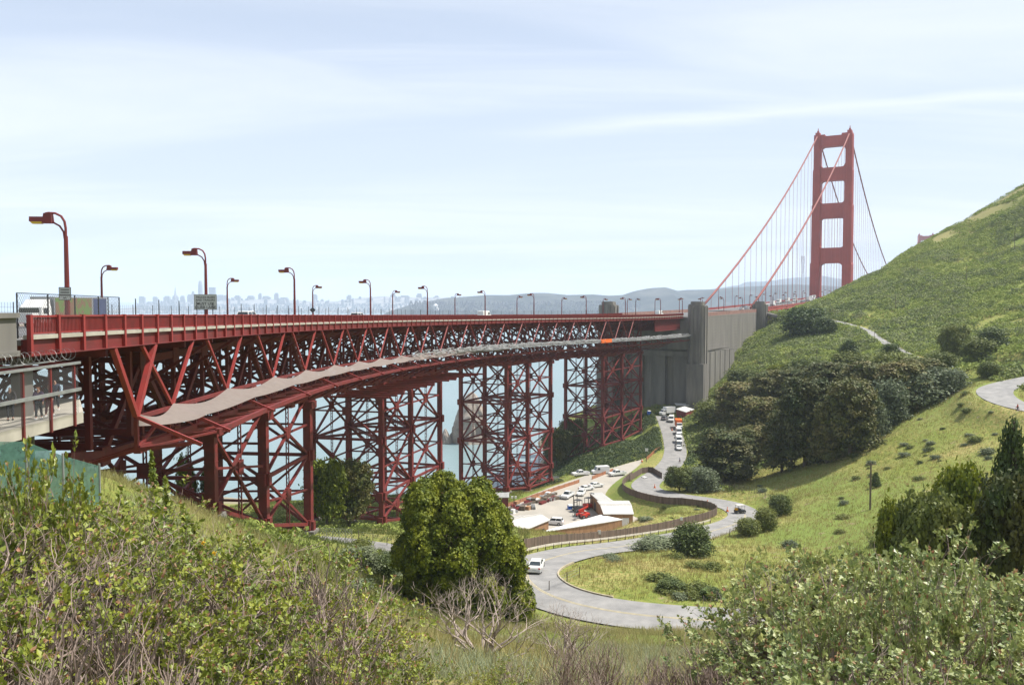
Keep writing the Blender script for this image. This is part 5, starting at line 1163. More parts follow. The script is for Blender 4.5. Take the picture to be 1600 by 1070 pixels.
# notices on the screen
for px, py, lb in ((938, 824, 'small white notice on the timber screen near the long roof'), (1058.5, 806, 'small white notice on the timber screen near the bend')):
    q = hit(px, py+10); b = MB(); k = min(sp2, key=lambda s_: abs(s_[0]/s_[1]-pt(px, py, 1)[0])); b.box(k[0]-.3, k[0]+.3, k[1]-.35, k[1]-.3, k[2]+1.3, k[2]+2.0); tag(b.build('notice', M['white'], None), lb, 'notice')
# guardrail
t = empty('guardrail', tuple(sp[0]), 'long pale guardrail on the outer edge of the road below the timber screen', 'guardrail'); o0 = sp[0]; m_ = MB(); GP_ = []; prev = None
ie = next(i for i in range(len(RD1)) if RD1[i][1] > 176)
for i in range(ia-6, ie, 2):
    q = offs(RD1, -4.3, i); c = np.array((q[0], q[1], RD1[i][2]))
    GP_.append((c-[0, 0, .3], c+[0, 0, .72]))
    if prev is not None: m_.bar(prev+[0, 0, .6], c+[0, 0, .6], .07, .32)
    prev = c
m_.build('rail', M['conc'] if False else mat('rail_galvanised', (.66, .60, .50), .6, .1, .15, 1), t, o0); one_posts(GP_, M['pole'], t, o0, .14)
# ------------------------------------------------------------------ yard sheds
def shed(name, a, b, c, d, zg, h1, h2, label, openings=(), wallm='woodwall', roofm='roofmetal', ridge_=None, over=.4):
    """quad footprint a,b,c,d (xy ccw); h1 wall height on side a-b, h2 on side c-d; ridge_: extra height of a mid ridge"""
    t = empty(name, (a[0], a[1], zg), label, 'shed'); o0 = np.array((a[0], a[1], zg)); m_ = MB()
    A_, B_, C2, D2 = [np.array((*q, zg)) for q in (a, b, c, d)]
    m_.hexa([A_, B_, C2, D2, A_+[0, 0, h1], B_+[0, 0, h1], C2+[0, 0, h2], D2+[0, 0, h2]])
    if ridge_: # gable infill
        for e0, e1 in ((A_, D2), (B_, C2)): mid_ = (e0+e1)/2; m_.add([e0+[0, 0, h1], e1+[0, 0, h2], mid_+[0, 0, ridge_]], [(0, 1, 2)])
    m_.build('wall', M[wallm], t, o0)
    ctr = (A_+B_+C2+D2)/4
    def ex(q): v = q-ctr; return ctr+v*(1+over/np.linalg.norm(v[:2]))
    ra, rb, rc, rd = ex(A_)+[0, 0, h1+.05], ex(B_)+[0, 0, h1+.05], ex(C2)+[0, 0, h2+.05], ex(D2)+[0, 0, h2+.05]; r_ = MB()
    th = np.array((0, 0, .16))
    if ridge_:
        m1, m2 = (ex(A_)+ex(D2))/2+[0, 0, ridge_+.05], (ex(B_)+ex(C2))/2+[0, 0, ridge_+.05]
        r_.hexa([ra, rb, m2, m1, ra+th, rb+th, m2+th, m1+th]); r_.hexa([m1, m2, rc, rd, m1+th, m2+th, rc+th, rd+th]); r_.bar(m1+th*1.2, m2+th*1.2, .35, .14)
    else: r_.hexa([ra, rb, rc, rd, ra+th, rb+th, rc+th, rd+th])
    ro = r_.build('roof', M[roofm], t, o0)
    sm = MB() # standing seams
    if not ridge_:
        for u in np.linspace(.04, .96, 14): sm.bar(ra*(1-u)+rb*u+th*1.08, rd*(1-u)+rc*u+th*1.08, .07, .07)
    else:
        for u in np.linspace(.05, .95, 9): sm.bar(ra*(1-u)+rb*u+th*1.1, m1*(1-u)+m2*u+th*1.1, .07, .06); sm.bar(rd*(1-u)+rc*u+th*1.1, m1*(1-u)+m2*u+th*1.1, .07, .06)
    sm.build('seams', M['pwhite'], ro, o0)
    for k_, (side, u, z0, w_, h_, mm) in enumerate(openings):
        p, q = {'ab': (A_, B_), 'bc': (B_, C2), 'cd': (C2, D2), 'da': (D2, A_)}[side]; v = (q-p)/np.linalg.norm(q-p); nn = np.array((v[1], -v[0], 0)); c_ = p+(q-p)*u+nn*.04
        w__ = MB(); w__.bar(c_-v*w_/2+[0, 0, z0+h_/2], c_+v*w_/2+[0, 0, z0+h_/2], .06, h_); w__.build('door' if h_ > 1.6 else 'window', M[mm], t, o0)
    return t
def g15(px, py, zz=YZ):
    x0, _, z0 = pt(px, py, 1); Y = (zz-EYE)/(z0-EYE); return (x0*Y, Y)
# shed 1: left, sloping roof (eave corners read off the picture at roof height)
r1 = [g15(812, 838, 17.6), g15(857, 805, 19.6), g15(832, 800, 19.6), g15(786, 812, 17.6)]
shed('yard_shed', r1[0], r1[1], r1[2], r1[3], YZ, 3.4, 3.4, 'tan timber shed with a pale gabled roof at the left, beside the green tree', [('ab', .25, .8, 1.0, 1.0, 'glass'), ('ab', .55, .8, 1.0, 1.1, 'glass'), ('ab', .8, .1, 1.0, 2.0, 'dgrey')], ridge_=4.3, over=.35)
r2 = [g15(944, 803, 18.3), g15(989, 803, 18.3), g15(982, 783, 18.3), g15(934, 783, 18.3)]
shed('yard_shed', *r2, YZ, 3.2, 3.2, 'brown walled shed with a pale gabled roof and white door, right of the yard', [('ab', .74, .1, 1.6, 2.3, 'white')], ridge_=3.8)
r3 = [g15(938, 783, 18.6), g15(958, 782, 18.6), g15(940, 769, 18.6), g15(922, 769.5, 18.6)]
shed('yard_shed', *r3, YZ, 3.3, 3.3, 'small plywood shed with a flat roof behind the gabled shed', [('da', .5, .1, 1.4, 2.1, 'dgrey')])
r4 = [g15(842, 832, 17.8), g15(925, 819, 17.8), g15(972, 812, 17.8), g15(938, 805, 17.8)]
shed('long_canopy', *r4, YZ, 2.7, 2.75, 'long low white roof just above the timber screen', [], roofm='white', over=.2)
q = hit(1062, 656); an = R(60)
a = np.array((q[0], q[1])); ux = np.array((math.cos(an), math.sin(an))); uy = np.array((-ux[1], ux[0]))
shed('red_shed', tuple(a-ux*5-uy*2+[3,4]), tuple(a+ux*5-uy*2+[3,4]), tuple(a+ux*5+uy*2+[3,4]), tuple(a-ux*5+uy*2+[3,4]), q[2], 3.2, 4.2, 'dark red shed with a bright sloping roof below the anchorage', [], wallm='red', roofm='white')
q = hit(1071, 640); q[1] = min(q[1], 352); shed('white_canopy', (q[0]-4, q[1]-2), (q[0]+5, q[1]-2), (q[0]+5, q[1]+2), (q[0]-4, q[1]+2), 22, 2.6, 3.0, 'white canopy against the foot of the right concrete pylon', [], wallm='conc2', roofm='white')
q = hit(800, 790); shed('tool_shed', (q[0]-5, q[1]-2), (q[0]-1, q[1]-2), (q[0]-1, q[1]+2), (q[0]-5, q[1]+2), YZ, 2.4, 2.6, 'dark red tool shed between the green tree and the third steel tower', [('ab', .5, .1, 1, 1.8, 'dgrey')], wallm='red', roofm='galv')
# ------------------------------------------------------------------ poles, posts and light fences
def pole(px, py, top_px, label, cross=True, y=None, r=.16, wire_=False, name='utility_pole'):
    q = hit(px, py) if y is None else np.array(pt(px, py, y)); h = top_px*q[1]/F
    t = empty(name, tuple(q), label, name.replace('_', ' ')); m_ = MB(); m_.tube([q-[0, 0, .5], q+[0, 0, h]], [r, r*.75], 8); m_.build('pole', M['pole'], t, q)
    if cross: m_ = MB(); m_.bar(q+[-1.0, 0, h-.35], q+[1.0, 0, h-.35], .12, .14); m_.build('crossarm', M['pole'], t, q)
    for x in (-.85, .85) if cross else (): m_ = MB(); m_.tube([q+[x, 0, h-.28], q+[x, 0, h-.08]], .05, 6); m_.build('insulator', M['galv'], t, q)
pole(1359.5, 797, 75, 'weathered timber utility pole standing on the meadow slope', r=.2)
pole(1276, 571, 28, 'leaning thin pole among shrubs left of the small pine', False, r=.12); pole(1399, 486, 26, 'thin bare pole halfway up the scrub hillside', False, r=.12)
pole(1585, 392, 34, 'thin pole near the crest at the far right of the hillside', False, r=.14); pole(1510, 442, 30, 'thin pole on the right part of the scrub hillside', False, r=.12)
pole(1366, 540, 24, 'thin pole beside the upper hillside path', False, r=.1)
def post_fence(pxs, label, hgt=1.3, step=2.6):
    g = along(pxs); t = empty('post_fence', tuple(g[0]), label, 'fence'); w_ = MB(); one_posts([(a-[0, 0, .2], a+[rnd(-.05, .05), 0, hgt+rnd(-.15, .1)]) for a in g], M['pole'], t, g[0], .09)
    for a, b in zip(g[:-1], g[1:]):
        for z_ in (.5, .9, 1.2): w_.bar(a+[0, 0, z_*hgt/1.3], b+[0, 0, z_*hgt/1.3], .02)
    w_.build('wires', M['galv'], t, g[0])
post_fence([(1125, 762), (1190, 775), (1230, 785)], 'wire fence with timber posts on the dry grass above the road bend'); post_fence([(1140, 838), (1175, 826), (1215, 812)], 'timber post fence along the outside of the road bend')
post_fence([(560, 842), (600, 852), (640, 868)], 'wire fence along the small path left of the big green tree'); post_fence([(858, 925), (885, 912), (905, 903)], 'broken timber posts on the dry grass inside the road bend')
m_ = MB()
e = wirefence('chain_link_fence', lambda u: np.array(pt(500+50*u, 855+3*u, 108-3*u)), 5, 2.6, 'grey chain link enclosure at the foot of the leftmost steel tower', cell=.5, pm='galv', wr=.03)
e = wirefence('chain_link_fence', lambda u: np.array(pt(750+60*u, 742+3*u, 275-5*u)), 8, 2.2, 'chain link fence beyond the third steel tower', cell=0) if False else None
# light mast and sign post in the yard
for px, py, hp, lb in ((803, 800, 25, 'short mast with two floodlights beside the stored steel'), (1010, 722, 22, 'white sign on a dark post at the upper yard entrance')):
    q = hit(px, py); h = hp*q[1]/F; t = empty('light_mast' if hp == 25 else 'sign_post', tuple(q), lb, 'light mast' if hp == 25 else 'sign'); b = MB(); b.tube([q, q+[0, 0, h]], .09, 6); b.build('pole', M['dgrey'], t, q); b = MB()
    if hp == 25: b.box(q[0]-.7, q[0]-.2, q[1]-.2, q[1]+.1, q[2]+h-.5, q[2]+h); b.box(q[0]+.2, q[0]+.7, q[1]-.2, q[1]+.1, q[2]+h-.5, q[2]+h); b.build('floodlights', M['white'], t, q)
    else: b.box(q[0]-.5, q[0]+.5, q[1]-.14, q[1]-.1, q[2]+h-1.0, q[2]+h); b.build('sign_panel', M['white'], t, q)
# ------------------------------------------------------------------ rocks in the bay
M['rock'] = mat('sea_rock', (.27, .23, .20), .95, 0, col2=(.42, .36, .31), vscale=.25, bump=.3, bscale=1.2, lo=.35, hi=.65)
def rock(name, px, py, wpx, hpx, label, seed, lean=.2, group=None, Y=None):
    Y = Y or (67*F/(py-476)); x, _, _ = pt(px, py, Y); wd = wpx*Y/F/2; h = hpx*Y/F; nu, nv = 40, 26; vs = []
    for j in range(nv+1):
        v = j/nv
        for i in range(nu):
            a = 2*PI*i/nu; r_ = wd*(1-v**1.5)**.62*(1+.0*v); z = -2+(h+2)*v
            k = 1+.42*(vnoise(np.array([math.cos(a)*2.2+9]), np.array([math.sin(a)*2.2+v*3.5+seed]), 1, seed)[0]-.5)+.3*(vnoise(np.array([math.cos(a)*6+9]), np.array([math.sin(a)*6+v*9+seed]), 1, seed+3)[0]-.5)
            vs.append((x+lean*h*v+r_*k*math.cos(a), Y+r_*k*math.sin(a)*.8, z))
    fs = [(j*nu+i, j*nu+(i+1) % nu, (j+1)*nu+(i+1) % nu, (j+1)*nu+i) for j in range(nv) for i in range(nu)]
    o = link(name, mesh_np(name, np.array(vs), fs), M['rock']); return tag(o, label, 'rock', group)
rock('sea_rock', 733, 692, 62, 80, 'large pale rock rising from the water behind the third steel tower', 4, .05)
rock('sea_rock', 698, 694, 18, 24, 'small grey rock in the water left of the large sea rock', 7, -.1); rock('sea_rock', 768, 690, 14, 9, 'low flat rock in the water right of the large sea rock', 9, 0)
# ------------------------------------------------------------------ city skyline
M['city'] = mat('distant_building', (.17, .18, .21), .8, 0, col2=(.30, .30, .32), vscale=.01); M['citylt'] = mat('pale_distant_building', (.40, .40, .42), .8, 0, col2=(.28, .28, .31), vscale=.01)
DC = 7550.
def bld(x0, x1, yt, label=None, D=DC, mm='city', taper=1, name='high_rise', grp='high rises of the skyline'):
    x0, x1 = x0+.0, x1+.0
    a, b = pt(x0, 476, D)[0], pt(x1, 476, D)[0]; z = pt(0, yt, D)[2]; c = ((a+b)/2, D); hw = (b-a)/2; m_ = MB(); m_.obox(c, hw, hw*rnd(.5, .9), -5, z*.93 if label is None else z, 0, taper)
    if label is None: m_.obox((c[0]+rnd(-.2, .2)*hw, D), hw*.72, hw*.5, z*.93, z*(1 if yt < 470 else .98), 0)
    tag(m_.build(name, M[mm], None), label or 'hazy tower block on the city skyline beyond the bay', 'building', grp)
random.seed(31)
for hi_, (x0, x1, y) in enumerate(((218,227,463),(230,239,471),(239.5,247,463.5),(256.5,266,462.5),(282,288.5,462),(294,304,460),(300,304,455),(338,350,460.6),(351,356,461),(367,376,461.5),(387,398,462),(404,409,458),(411,423,462.6),(429,435.6,457.7),(436,450,464.7),(489,496,459.7),(542,549,461),(610,618,458.8),(624,640,461.7),(650.6,659,458.8),(679,686.4,462),(704,711,463),(270,279,462))):
    bld(x0, x1, y); COL.objects[-1]['label'] = f'hazy tower block on the far skyline, {onum(hi_)} one counting from the left' if hi_ < 22 else 'hazy tower block standing behind the pointed pyramid tower'
def tower_rev(name, px, prof, label, D=DC-60, k=8):
    x = pt(px, 476, D)[0]; m_ = MB(); m_.tube([(x, D, pt(0, y, D)[2]) for y, r in prof], [r*D/F for y, r in prof], k); tag(m_.build(name, M['city'], None), label, 'building')
tower_rev('round_topped_tower', 313.6, [(500, 3.6), (455, 3.6), (446, 3.2), (441, 2.6), (438.6, 1.6), (438.4, .3)], 'tallest rounded tower of the hazy skyline, just left of the MUST USE sign', k=12)
tower_rev('pyramid_tower', 274.2, [(500, 4.6), (466, 2.6), (447, .15)], 'slender pointed pyramid tower on the hazy skyline', k=4)
bld(327.6, 337, 449, 'broad flat topped tower right of the tallest one', grp=None)
for i in range(95):
    x = rnd(205, 730); base = np.interp(x, [205, 260, 340, 400, 470, 520, 560, 640, 730], [474, 470, 468, 466, 469, 470, 465, 465, 466]); w_ = rnd(2, 7); bld(x, x+w_, base+rnd(-2.5, 1.5), D=DC-rnd(0, 500), mm=random.choice(('city', 'citylt')), name='city_block', grp='low blocks along the skyline')
for o in list(bpy.data.objects):
    if o.name.startswith('city_block'): o['label'] = 'small hazy block among the low buildings on the far shore'
rng = np.random.default_rng(3)
n_ = 2600; X = rng.uniform(215, 1000, n_); D_ = rng.uniform(3300, 6900, n_); v_ = []; f_ = []
D_ = np.where(X < 640, rng.uniform(6500, 7300, n_), rng.uniform(3250, 3600, n_))
m_ = MB()
for i in range(n_):
    py = rng.uniform(474, 488) if X[i] < 640 else rng.uniform(470, 487)
    x, y, z = pt(X[i], py, D_[i]); s_2 = D_[i]/F*rng.uniform(.5, 1.5); m_.obox((x, y), s_2, s_2*.5, z-s_2*3, z+s_2*rng.uniform(.3, .7), 0)
tag(m_.build('far_town_houses', M['citylt'], None), 'countless pale houses on the hazy slopes across the bay', 'houses', kind='stuff')
b = MB(); x, y, z = pt(681, 481, 3400); b.tube([(x, y, z-20), (x, y, z+8), (x, y, z+14), (x, y, z+17)], [12, 12, 8, 1], 12); tag(b.build('dome', M['white'], None), 'small white dome on the far shore among the trees', 'dome')
# tall lattice mast on the far ridge
D = 8300; t = empty('lattice_mast', pt(1254.5, 450, D), 'tall three pronged lattice mast on the far ridge left of the tower', 'mast'); o0 = np.array(t.location); b = MB(); f2 = D/F
zs = [450, 437, 425, 415, 408, 400]; wd = [3.2, 2.2, 1.5, 1.8, 2.2, 2.2]
for sx in (-1, 0, 1):
    for k in range(5): a_, c_ = pt(1254.5+sx*wd[k], zs[k], D+sx*sx*10), pt(1254.5+sx*wd[k+1], zs[k+1], D+sx*sx*10); b.bar(a_, c_, .8*f2, .8*f2, up=(0, 1, 0))
b.build('mast_legs', M['red'], t, o0); b = MB()
for z_, w_ in ((431, 3), (421, 2), (413.5, 2.4), (404, 3.2)): b.bar(pt(1254.5-w_, z_, D), pt(1254.5+w_, z_, D), .7*f2, .7*f2)
b.build('cross_platforms', M['pwhite'], t, o0)
# ------------------------------------------------------------------ vegetation
def rot_basis(nrm, rng):
    n = nrm/np.linalg.norm(nrm, axis=1)[:, None]; r = rng.normal(size=n.shape); t = np.cross(n, r); t /= np.linalg.norm(t, axis=1)[:, None]+1e-9; return t, np.cross(n, t)
def leaf_quads(P_, nrm, size, rng, asp=1.5):
    t, b = rot_basis(nrm, rng); s = size*rng.uniform(.6, 1.4, len(P_))[:, None]
    v = np.stack([P_-t*s*asp*.5-b*s*.14, P_-b*s*.5+t*s*.1, P_+t*s*asp*.5+b*s*.1, P_+b*s*.5-t*s*.1], 1).reshape(-1, 3)
    return v
def quads_mesh(name, v): return mesh_np(name, v, np.arange(len(v)).reshape(-1, 4))
def crown_mesh(name, lobes, n, ls, seed, tuft=10, tr=.5, up=.25, flatn=0, shell=(.78, 1.08)):
    """lobes: (cx,cy,cz,rx,ry,rz); n leaves; tufts of leaves on the lobe surfaces"""
    rng = np.random.default_rng(seed); Lb = np.array(lobes, float); area = (Lb[:, 3]*Lb[:, 4]+Lb[:, 3]*Lb[:, 5]+Lb[:, 4]*Lb[:, 5]); nt = n//tuft*2
    k = rng.choice(len(Lb), nt, p=area/area.sum()); d = rng.normal(size=(nt, 3)); d[:, 2] += up; d /= np.linalg.norm(d, axis=1)[:, None]
    r = rng.uniform(*shell, nt)[:, None]; c = Lb[k, :3]+d*Lb[k, 3:]*r
    ins = np.zeros(nt, bool)
    for j in range(len(Lb)): ins |= ((((c-Lb[j, :3])/Lb[j, 3:])**2).sum(1) < .62) & (k != j)
    keep = np.where(~ins)[0][:n//tuft]; c = c[keep]; d = d[keep]/Lb[k[keep], 3:]; d /= np.linalg.norm(d, axis=1)[:, None]
    C = np.repeat(c, tuft, 0); Dn = np.repeat(d, tuft, 0); off = rng.normal(size=C.shape)*tr*ls*2.2; 
    if flatn: off[:, 2] *= .35
    Pp = C+off; nr = Dn*.9+rng.normal(size=C.shape)*.55
    if flatn: nr[:, 2] += flatn
    return quads_mesh(name, leaf_quads(Pp, nr, ls, rng))
def limbs(lobes, trunk_h, r0, seed, base=(0, 0), every=1):
    rnd_ = random.Random(seed); m_ = MB(); top = np.array((base[0]+rnd_.uniform(-.03, .03), base[1], trunk_h))
    m_.tube([(base[0], base[1], -.04), (base[0]+r0*.4, base[1], trunk_h*.4), top], [r0*1.3, r0, r0*.75], 7)
    for l in lobes[::every]:
        c = np.array(l[:3]); a = top*rnd_.uniform(.5, 1); a[0] += (c[0]-a[0])*.02; mid = (a+c)/2+np.array((rnd_.uniform(-.03, .03), rnd_.uniform(-.03, .03), -.02)); m_.tube([a, mid, c], [r0*.42, r0*.28, r0*.1], 5)
    return m_
def tree_proto(name, lobes, n, ls, seed, leafm, trunk_h=.35, r0=.035, label='x', cat='tree', group=None, every=1, barkm='bark', **kw):
    t = empty(name, (0, 0, -900), label, cat, group); limbs(lobes, trunk_h, r0, seed, every=every).build('trunk', M[barkm], t)
    link('crown', crown_mesh('crown', lobes, n, ls, seed, **kw), M[leafm], t); return t
def dome_lobes(n, seed, w=.5, h=1., z0=.15, lr=(.10, .17), flat=.85, pow_=.5, asym=0):
    r_ = random.Random(seed); L_ = []
    for i in range(n):
        u = (i+.5)/n; z = z0+(h-z0-lr[0])*u**.8; prof = math.sqrt(max(0, 1-((z-z0*1.6)/(h-z0*.9))**2))**(pow_*2) if z > z0*1.6 else .9
        a = i*2.39996+r_.uniform(-.3, .3); rr = w*prof*r_.uniform(.55, .88); q = r_.uniform(*lr)
        L_.append((rr*math.cos(a)+asym*(1-z)*.3, rr*math.sin(a), z, q, q, q*flat))
    return L_
def spread_place(proto, lst, group=None, used=set()):
    for d_ in lst:
        px, pyb, hpx, wpx, label = d_[:5]; Y = d_[5] if len(d_) > 5 else None
        q = hit(px, pyb) if Y is None else np.array(pt(px, pyb, Y)); hh = hpx*q[1]/F; ww = wpx*q[1]/F
        if Y is not None: g = H(q[0], q[1]); hh += max(0, q[2]-g)*1; q[2] = min(q[2], g)
        o = proto if proto.name not in used else copy_tree(proto); used.add(proto.name)
        o.location = (q[0], q[1], q[2]-.1); o.rotation_euler = (0, 0, random.uniform(0, 6.28)); o.scale = (ww, ww, hh); o['label'] = label
        if group: o['group'] = group
        elif 'group' in o: del o['group']
random.seed(77)
# the big bright cypress by the road, modelled in its own proportions (width 1, height 1)
bl = []
rr_ = random.Random(4)
for i in range(96):
    u = (i+.5)/96; z = .06+.86*u; w_ = .50*(1-max(0, (z-.42)/.60)**2.1)**.62 if z > .42 else .42+.08*min(1, z/.4); w_ *= rr_.uniform(.84, 1.02); a = i*2.39996+rr_.uniform(-.35, .35)
    r0_ = rr_.uniform(.065, .115); x_ = w_*.86*math.cos(a)-.02+(z-.5)*-.10
    if z < .42 and math.cos(a) > .1: x_ += .10*(1-z/.42)
    bl.append((x_, w_*.86*math.sin(a), z, r0_, r0_, r0_*.95))
for i in range(0): a = rr_.uniform(0, 6.28); bl.append((.22*math.cos(a), .22*math.sin(a), rr_.uniform(.2, .75),   .13, .13, .13))
big = tree_proto('cypress_tree', bl, 150000, .0135, 5, 'lf_cyp', .5, .04, 'large dense yellow green cypress standing left of the white car on the road', 'tree', every=5, tuft=14, tr=.38, up=.35)
q = np.array(pt(722, 940, 78.)); g_ = H(q[0], q[1]); q[2] = g_; ztop = pt(722, 748, 78.)[2]
big.location = (q[0], q[1], g_-.3); big.scale = (12.1, 12.1, ztop-g_+.3); big.rotation_euler = (0, 0, 0)
# prototypes for the rest
def layered_lobes(n, seed, w=.5): # Monterey cypress: flat shelves of foliage
    r_ = random.Random(seed); L_ = []
    for i in range(n):
        z = .12+.84*(i/n)**.85; wd = w*(1-((z-.3)/.75)**2 if z > .3 else .95)**.55*r_.uniform(.5, .95); a = i*2.39996+r_.uniform(-.4, .4); q = r_.uniform(.10, .19)
        L_.append((wd*math.cos(a)*.9, wd*math.sin(a)*.9, z, q, q, q*.36))
    return L_
DK = [tree_proto('dark_cypress', layered_lobes(64, 11+i, .44), 15000, .028, 20+i, 'lf_dark', .7, .03, every=4, tuft=10, tr=.6, up=.5, flatn=.5) for i in range(3)]
RB = [tree_proto('scrub_bush', dome_lobes(26, 31+i, .40, 1., .12, (.10, .26)), 6500, .045, 40+i, mm, .2, .025, every=4, tuft=9, tr=.8) for i, mm in enumerate(('lf_olive', 'lf_grey', 'lf_dkgrn'))]
BT = [tree_proto('bushy_tree', dome_lobes(40, 51+i, .42, 1., .28, (.10, .18)), 9000, .035, 60+i, mm, .45, .03, every=3, tuft=10, tr=.5) for i, mm in enumerate(('lf_olive', 'lf_cyp', 'lf_dark'))]
pl_ = []
rr_ = random.Random(9)
for w_ in range(11):
    z = .16+.8*w_/11; rad = .46*(1-w_/11.5)**.8
    for k in range(6 if w_ < 8 else 4): a = k*1.05+w_*.7+rr_.uniform(-.25, .25); f_ = rr_.uniform(.6, 1.0); pl_ += [(rad*f_*math.cos(a), rad*f_*math.sin(a), z+rr_.uniform(-.02, .03), .10*(1-w_/20), .10*(1-w_/20), .045), (rad*f_*.55*math.cos(a), rad*f_*.55*math.sin(a), z, .08, .08, .035)]
PN = tree_proto('pine_tree', pl_, 12000, .030, 71, 'lf_dkgrn', .97, .022, every=2, tuft=12, tr=.55, up=.4)
D_ = spread_place; CG = 'dark cypress grove in the hollow below the hillside'
D_(DK[0], [(1258, 728, 140, 100, 'tallest dark cypress at the left front of the grove'), (1292, 724, 96, 60, 'narrow dark cypress between the two tallest in the grove'), (1186, 700, 80, 85, 'broad dark cypress at the left middle of the grove'), (1410, 640, 75, 90, 'dark cypress at the upper right end of the grove')], CG)
D_(DK[1], [(1328, 712, 122, 92, 'second tall dark cypress at the right front of the grove'), (1222, 738, 98, 70, 'brownish cypress at the lower left front of the grove'), (1155, 668, 72, 88, 'dark cypress at the upper left edge of the grove'), (1355, 645, 80, 95, 'dark cypress at the back right of the grove')], CG)
D_(DK[2], [(1133, 752, 82, 108, 'rounded brownish cypress standing alone left of the grove'), (1205, 660, 82, 95, 'dark cypress behind the left middle of the grove'), (1295, 650, 85, 110, 'dark cypress at the back of the grove above the tallest'), (1440, 606, 46, 80, 'low dark cypress at the far right end of the grove'), (1250, 645, 70, 90, 'brownish cypress in the back row of the grove'), (1175, 725, 60, 70, 'small dark cypress beside the lone rounded one')], CG)
D_(RB[1], [(1390, 665, 62, 60, 'grey green bush at the right front of the cypress grove'), (1355, 690, 60, 55, 'silvery bush hugging the right side of the tallest cypresses'), (1432, 634, 48, 78, 'wide grey green bush right of the grove'), (1478, 616, 36, 60, 'grey green bush below the hillside road bend'), (1098, 768, 34, 54, 'grey leafless looking shrub beside the small tree at the road bend'), (562, 893, 36, 60, 'grey green shrub on the slope left of the big tree'), (1028, 862, 20, 70, 'wispy grey shrub strip inside the road bend')])
D_(RB[0], [(1118, 660, 30, 60, 'olive bush under the right concrete pylon'), (1140, 640, 26, 45, 'olive bush on the slope right of the concrete anchorage'), (1160, 600, 22, 50, 'olive bush halfway up the slope right of the anchorage'), (1196, 828, 32, 34, 'olive bush nearest the road bend with the utility cart'), (1170, 836, 24, 36, 'small brownish bush below the utility cart'), (1218, 806, 30, 34, 'olive bush right of the utility cart'), (1485, 560, 20, 30, 'small olive bush under the lone hillside tree'), (1470, 580, 26, 40, 'olive bush above the right end of the grove'), (1530, 560, 28, 50, 'olive bush on the hillside left of the road bend'), (1330, 580, 26, 60, 'olive bush behind the small pine'), (1400, 590, 34, 70, 'olive bush on the back edge of the grove'), (1270, 600, 34, 70, 'brownish bush above the tallest cypress'), (1545, 590, 22, 30, 'olive bush right beside the hillside road bend')])
D_(RB[2], [(1081, 868, 46, 60, 'round dark green bush inside the lower road bend'), (1258, 525, 40, 64, 'dark bushy clump at the end of the grey footbridge'), (1289, 524, 26, 34, 'dark bush right of the clump by the footbridge'), (1391, 556, 18, 28, 'dark rounded bush between the two hillside paths'), (600, 903, 34, 38, 'dark green bush left of the big tree on the slope'), (571, 896, 22, 30, 'small dark bush left of the dark green one'), (1548, 545, 30, 44, 'dark bush high on the hillside at the far right'), (1050, 925, 20, 44, 'dark low bush on the meadow inside the bend'), (1110, 935, 16, 34, 'small dark low bush right of its larger neighbour on the meadow')])
D_(BT[0], [(1490, 560, 50, 46, 'lone round tree on the hillside above the road bend'), (1062, 768, 38, 46, 'small spreading tree just above the curved timber screen'), (1340, 470, 16, 22, 'x')][:2])
D_(BT[1], [(1495, 905, 178, 96, 'rounded yellow green tree behind the right foreground bushes', 66.), (1405, 900, 120, 76, 'low yellow green tree left of the rounded one', 62.), (1215, 592, 22, 34, 'bright yellow green bush on the slope above the grove'), (1236, 584, 16, 28, 'small bright green bush right of the yellow green one'), (510, 795, 78, 70, 'yellow green tree seen through the second steel tower', 150.), (290, 760, 46, 34, 'small yellow green tree beyond the leftmost tower', 130.), (328, 762, 30, 30, 'smaller green tree right of the one beyond the leftmost tower', 132.), (1180, 606, 16, 30, 'low yellow green bush left of the bright one on the slope')])
D_(BT[0], [(1455, 925, 150, 110, 'olive tree in front of the rounded yellow green one', 56.), (1530, 925, 120, 90, 'olive tree between the pine and the right foreground bushes', 54.)])
D_(BT[2], [(1590, 930, 190, 130, 'dark broad tree at the right edge behind the bushes', 52.), (545, 810, 90, 80, 'dark green tree through the legs of the second steel tower', 155.), (870, 720, 50, 50, 'dark tree on the shore between the third and fourth towers', 300.), (895, 715, 60, 44, 'dark tree inside the fourth steel tower', 310.), (1510, 470, 12, 20, 'x')][:4])
D_(PN, [(1579, 905, 262, 95, 'tall dark pine at the right edge of the picture', 62.), (1325, 578, 48, 56, 'small dark pine standing above the grove'), (1296, 452, 15, 16, 'tiny pine on the skyline beside the bridge tower'), (1368, 762, 26, 20, 'small young pine beside the utility pole')])
for o in list(bpy.data.objects):
    if o.get('label') == 'x' and o.type == 'EMPTY' and o.location.z < -800:
        for c in kids(o): bpy.data.objects.remove(c)
        bpy.data.objects.remove(o)
# shrubs dotted over the meadow
MS = [tree_proto('meadow_shrub', dome_lobes(9, 81+i, .34, .8, .12, (.2, .3)), 1400, .085, 90+i, mm, .15, .02, every=3, tuft=8, tr=.8) for i, mm in enumerate(('lf_grey', 'lf_olive', 'lf_olive'))]
usedm = set(); MSL = []; rngm = random.Random(5)
def in_road(x, y, pad=1.0):
    for path, hw in ROADS:
        d = np.hypot(path[:, 0]-x, path[:, 1]-y).min()
        if d < hw+pad: return True
    return poly_dist([x], [y], YARD)[0] < pad
boxes = [(1180, 1560, 690, 860, 46, 'meadow slope on the right'), (880, 1180, 870, 960, 22, 'grass inside the lower road bend'), (1380, 1560, 600, 720, 22, 'grass below the hillside road'), (985, 1090, 775, 822, 16, 'bank inside the timber screen'), (540, 640, 850, 925, 12, 'slope left of the big tree'), (880, 1035, 650, 735, 30, 'bank below the rightmost steel tower'), (640, 900, 775, 800, 14, 'grass by the third steel tower')]
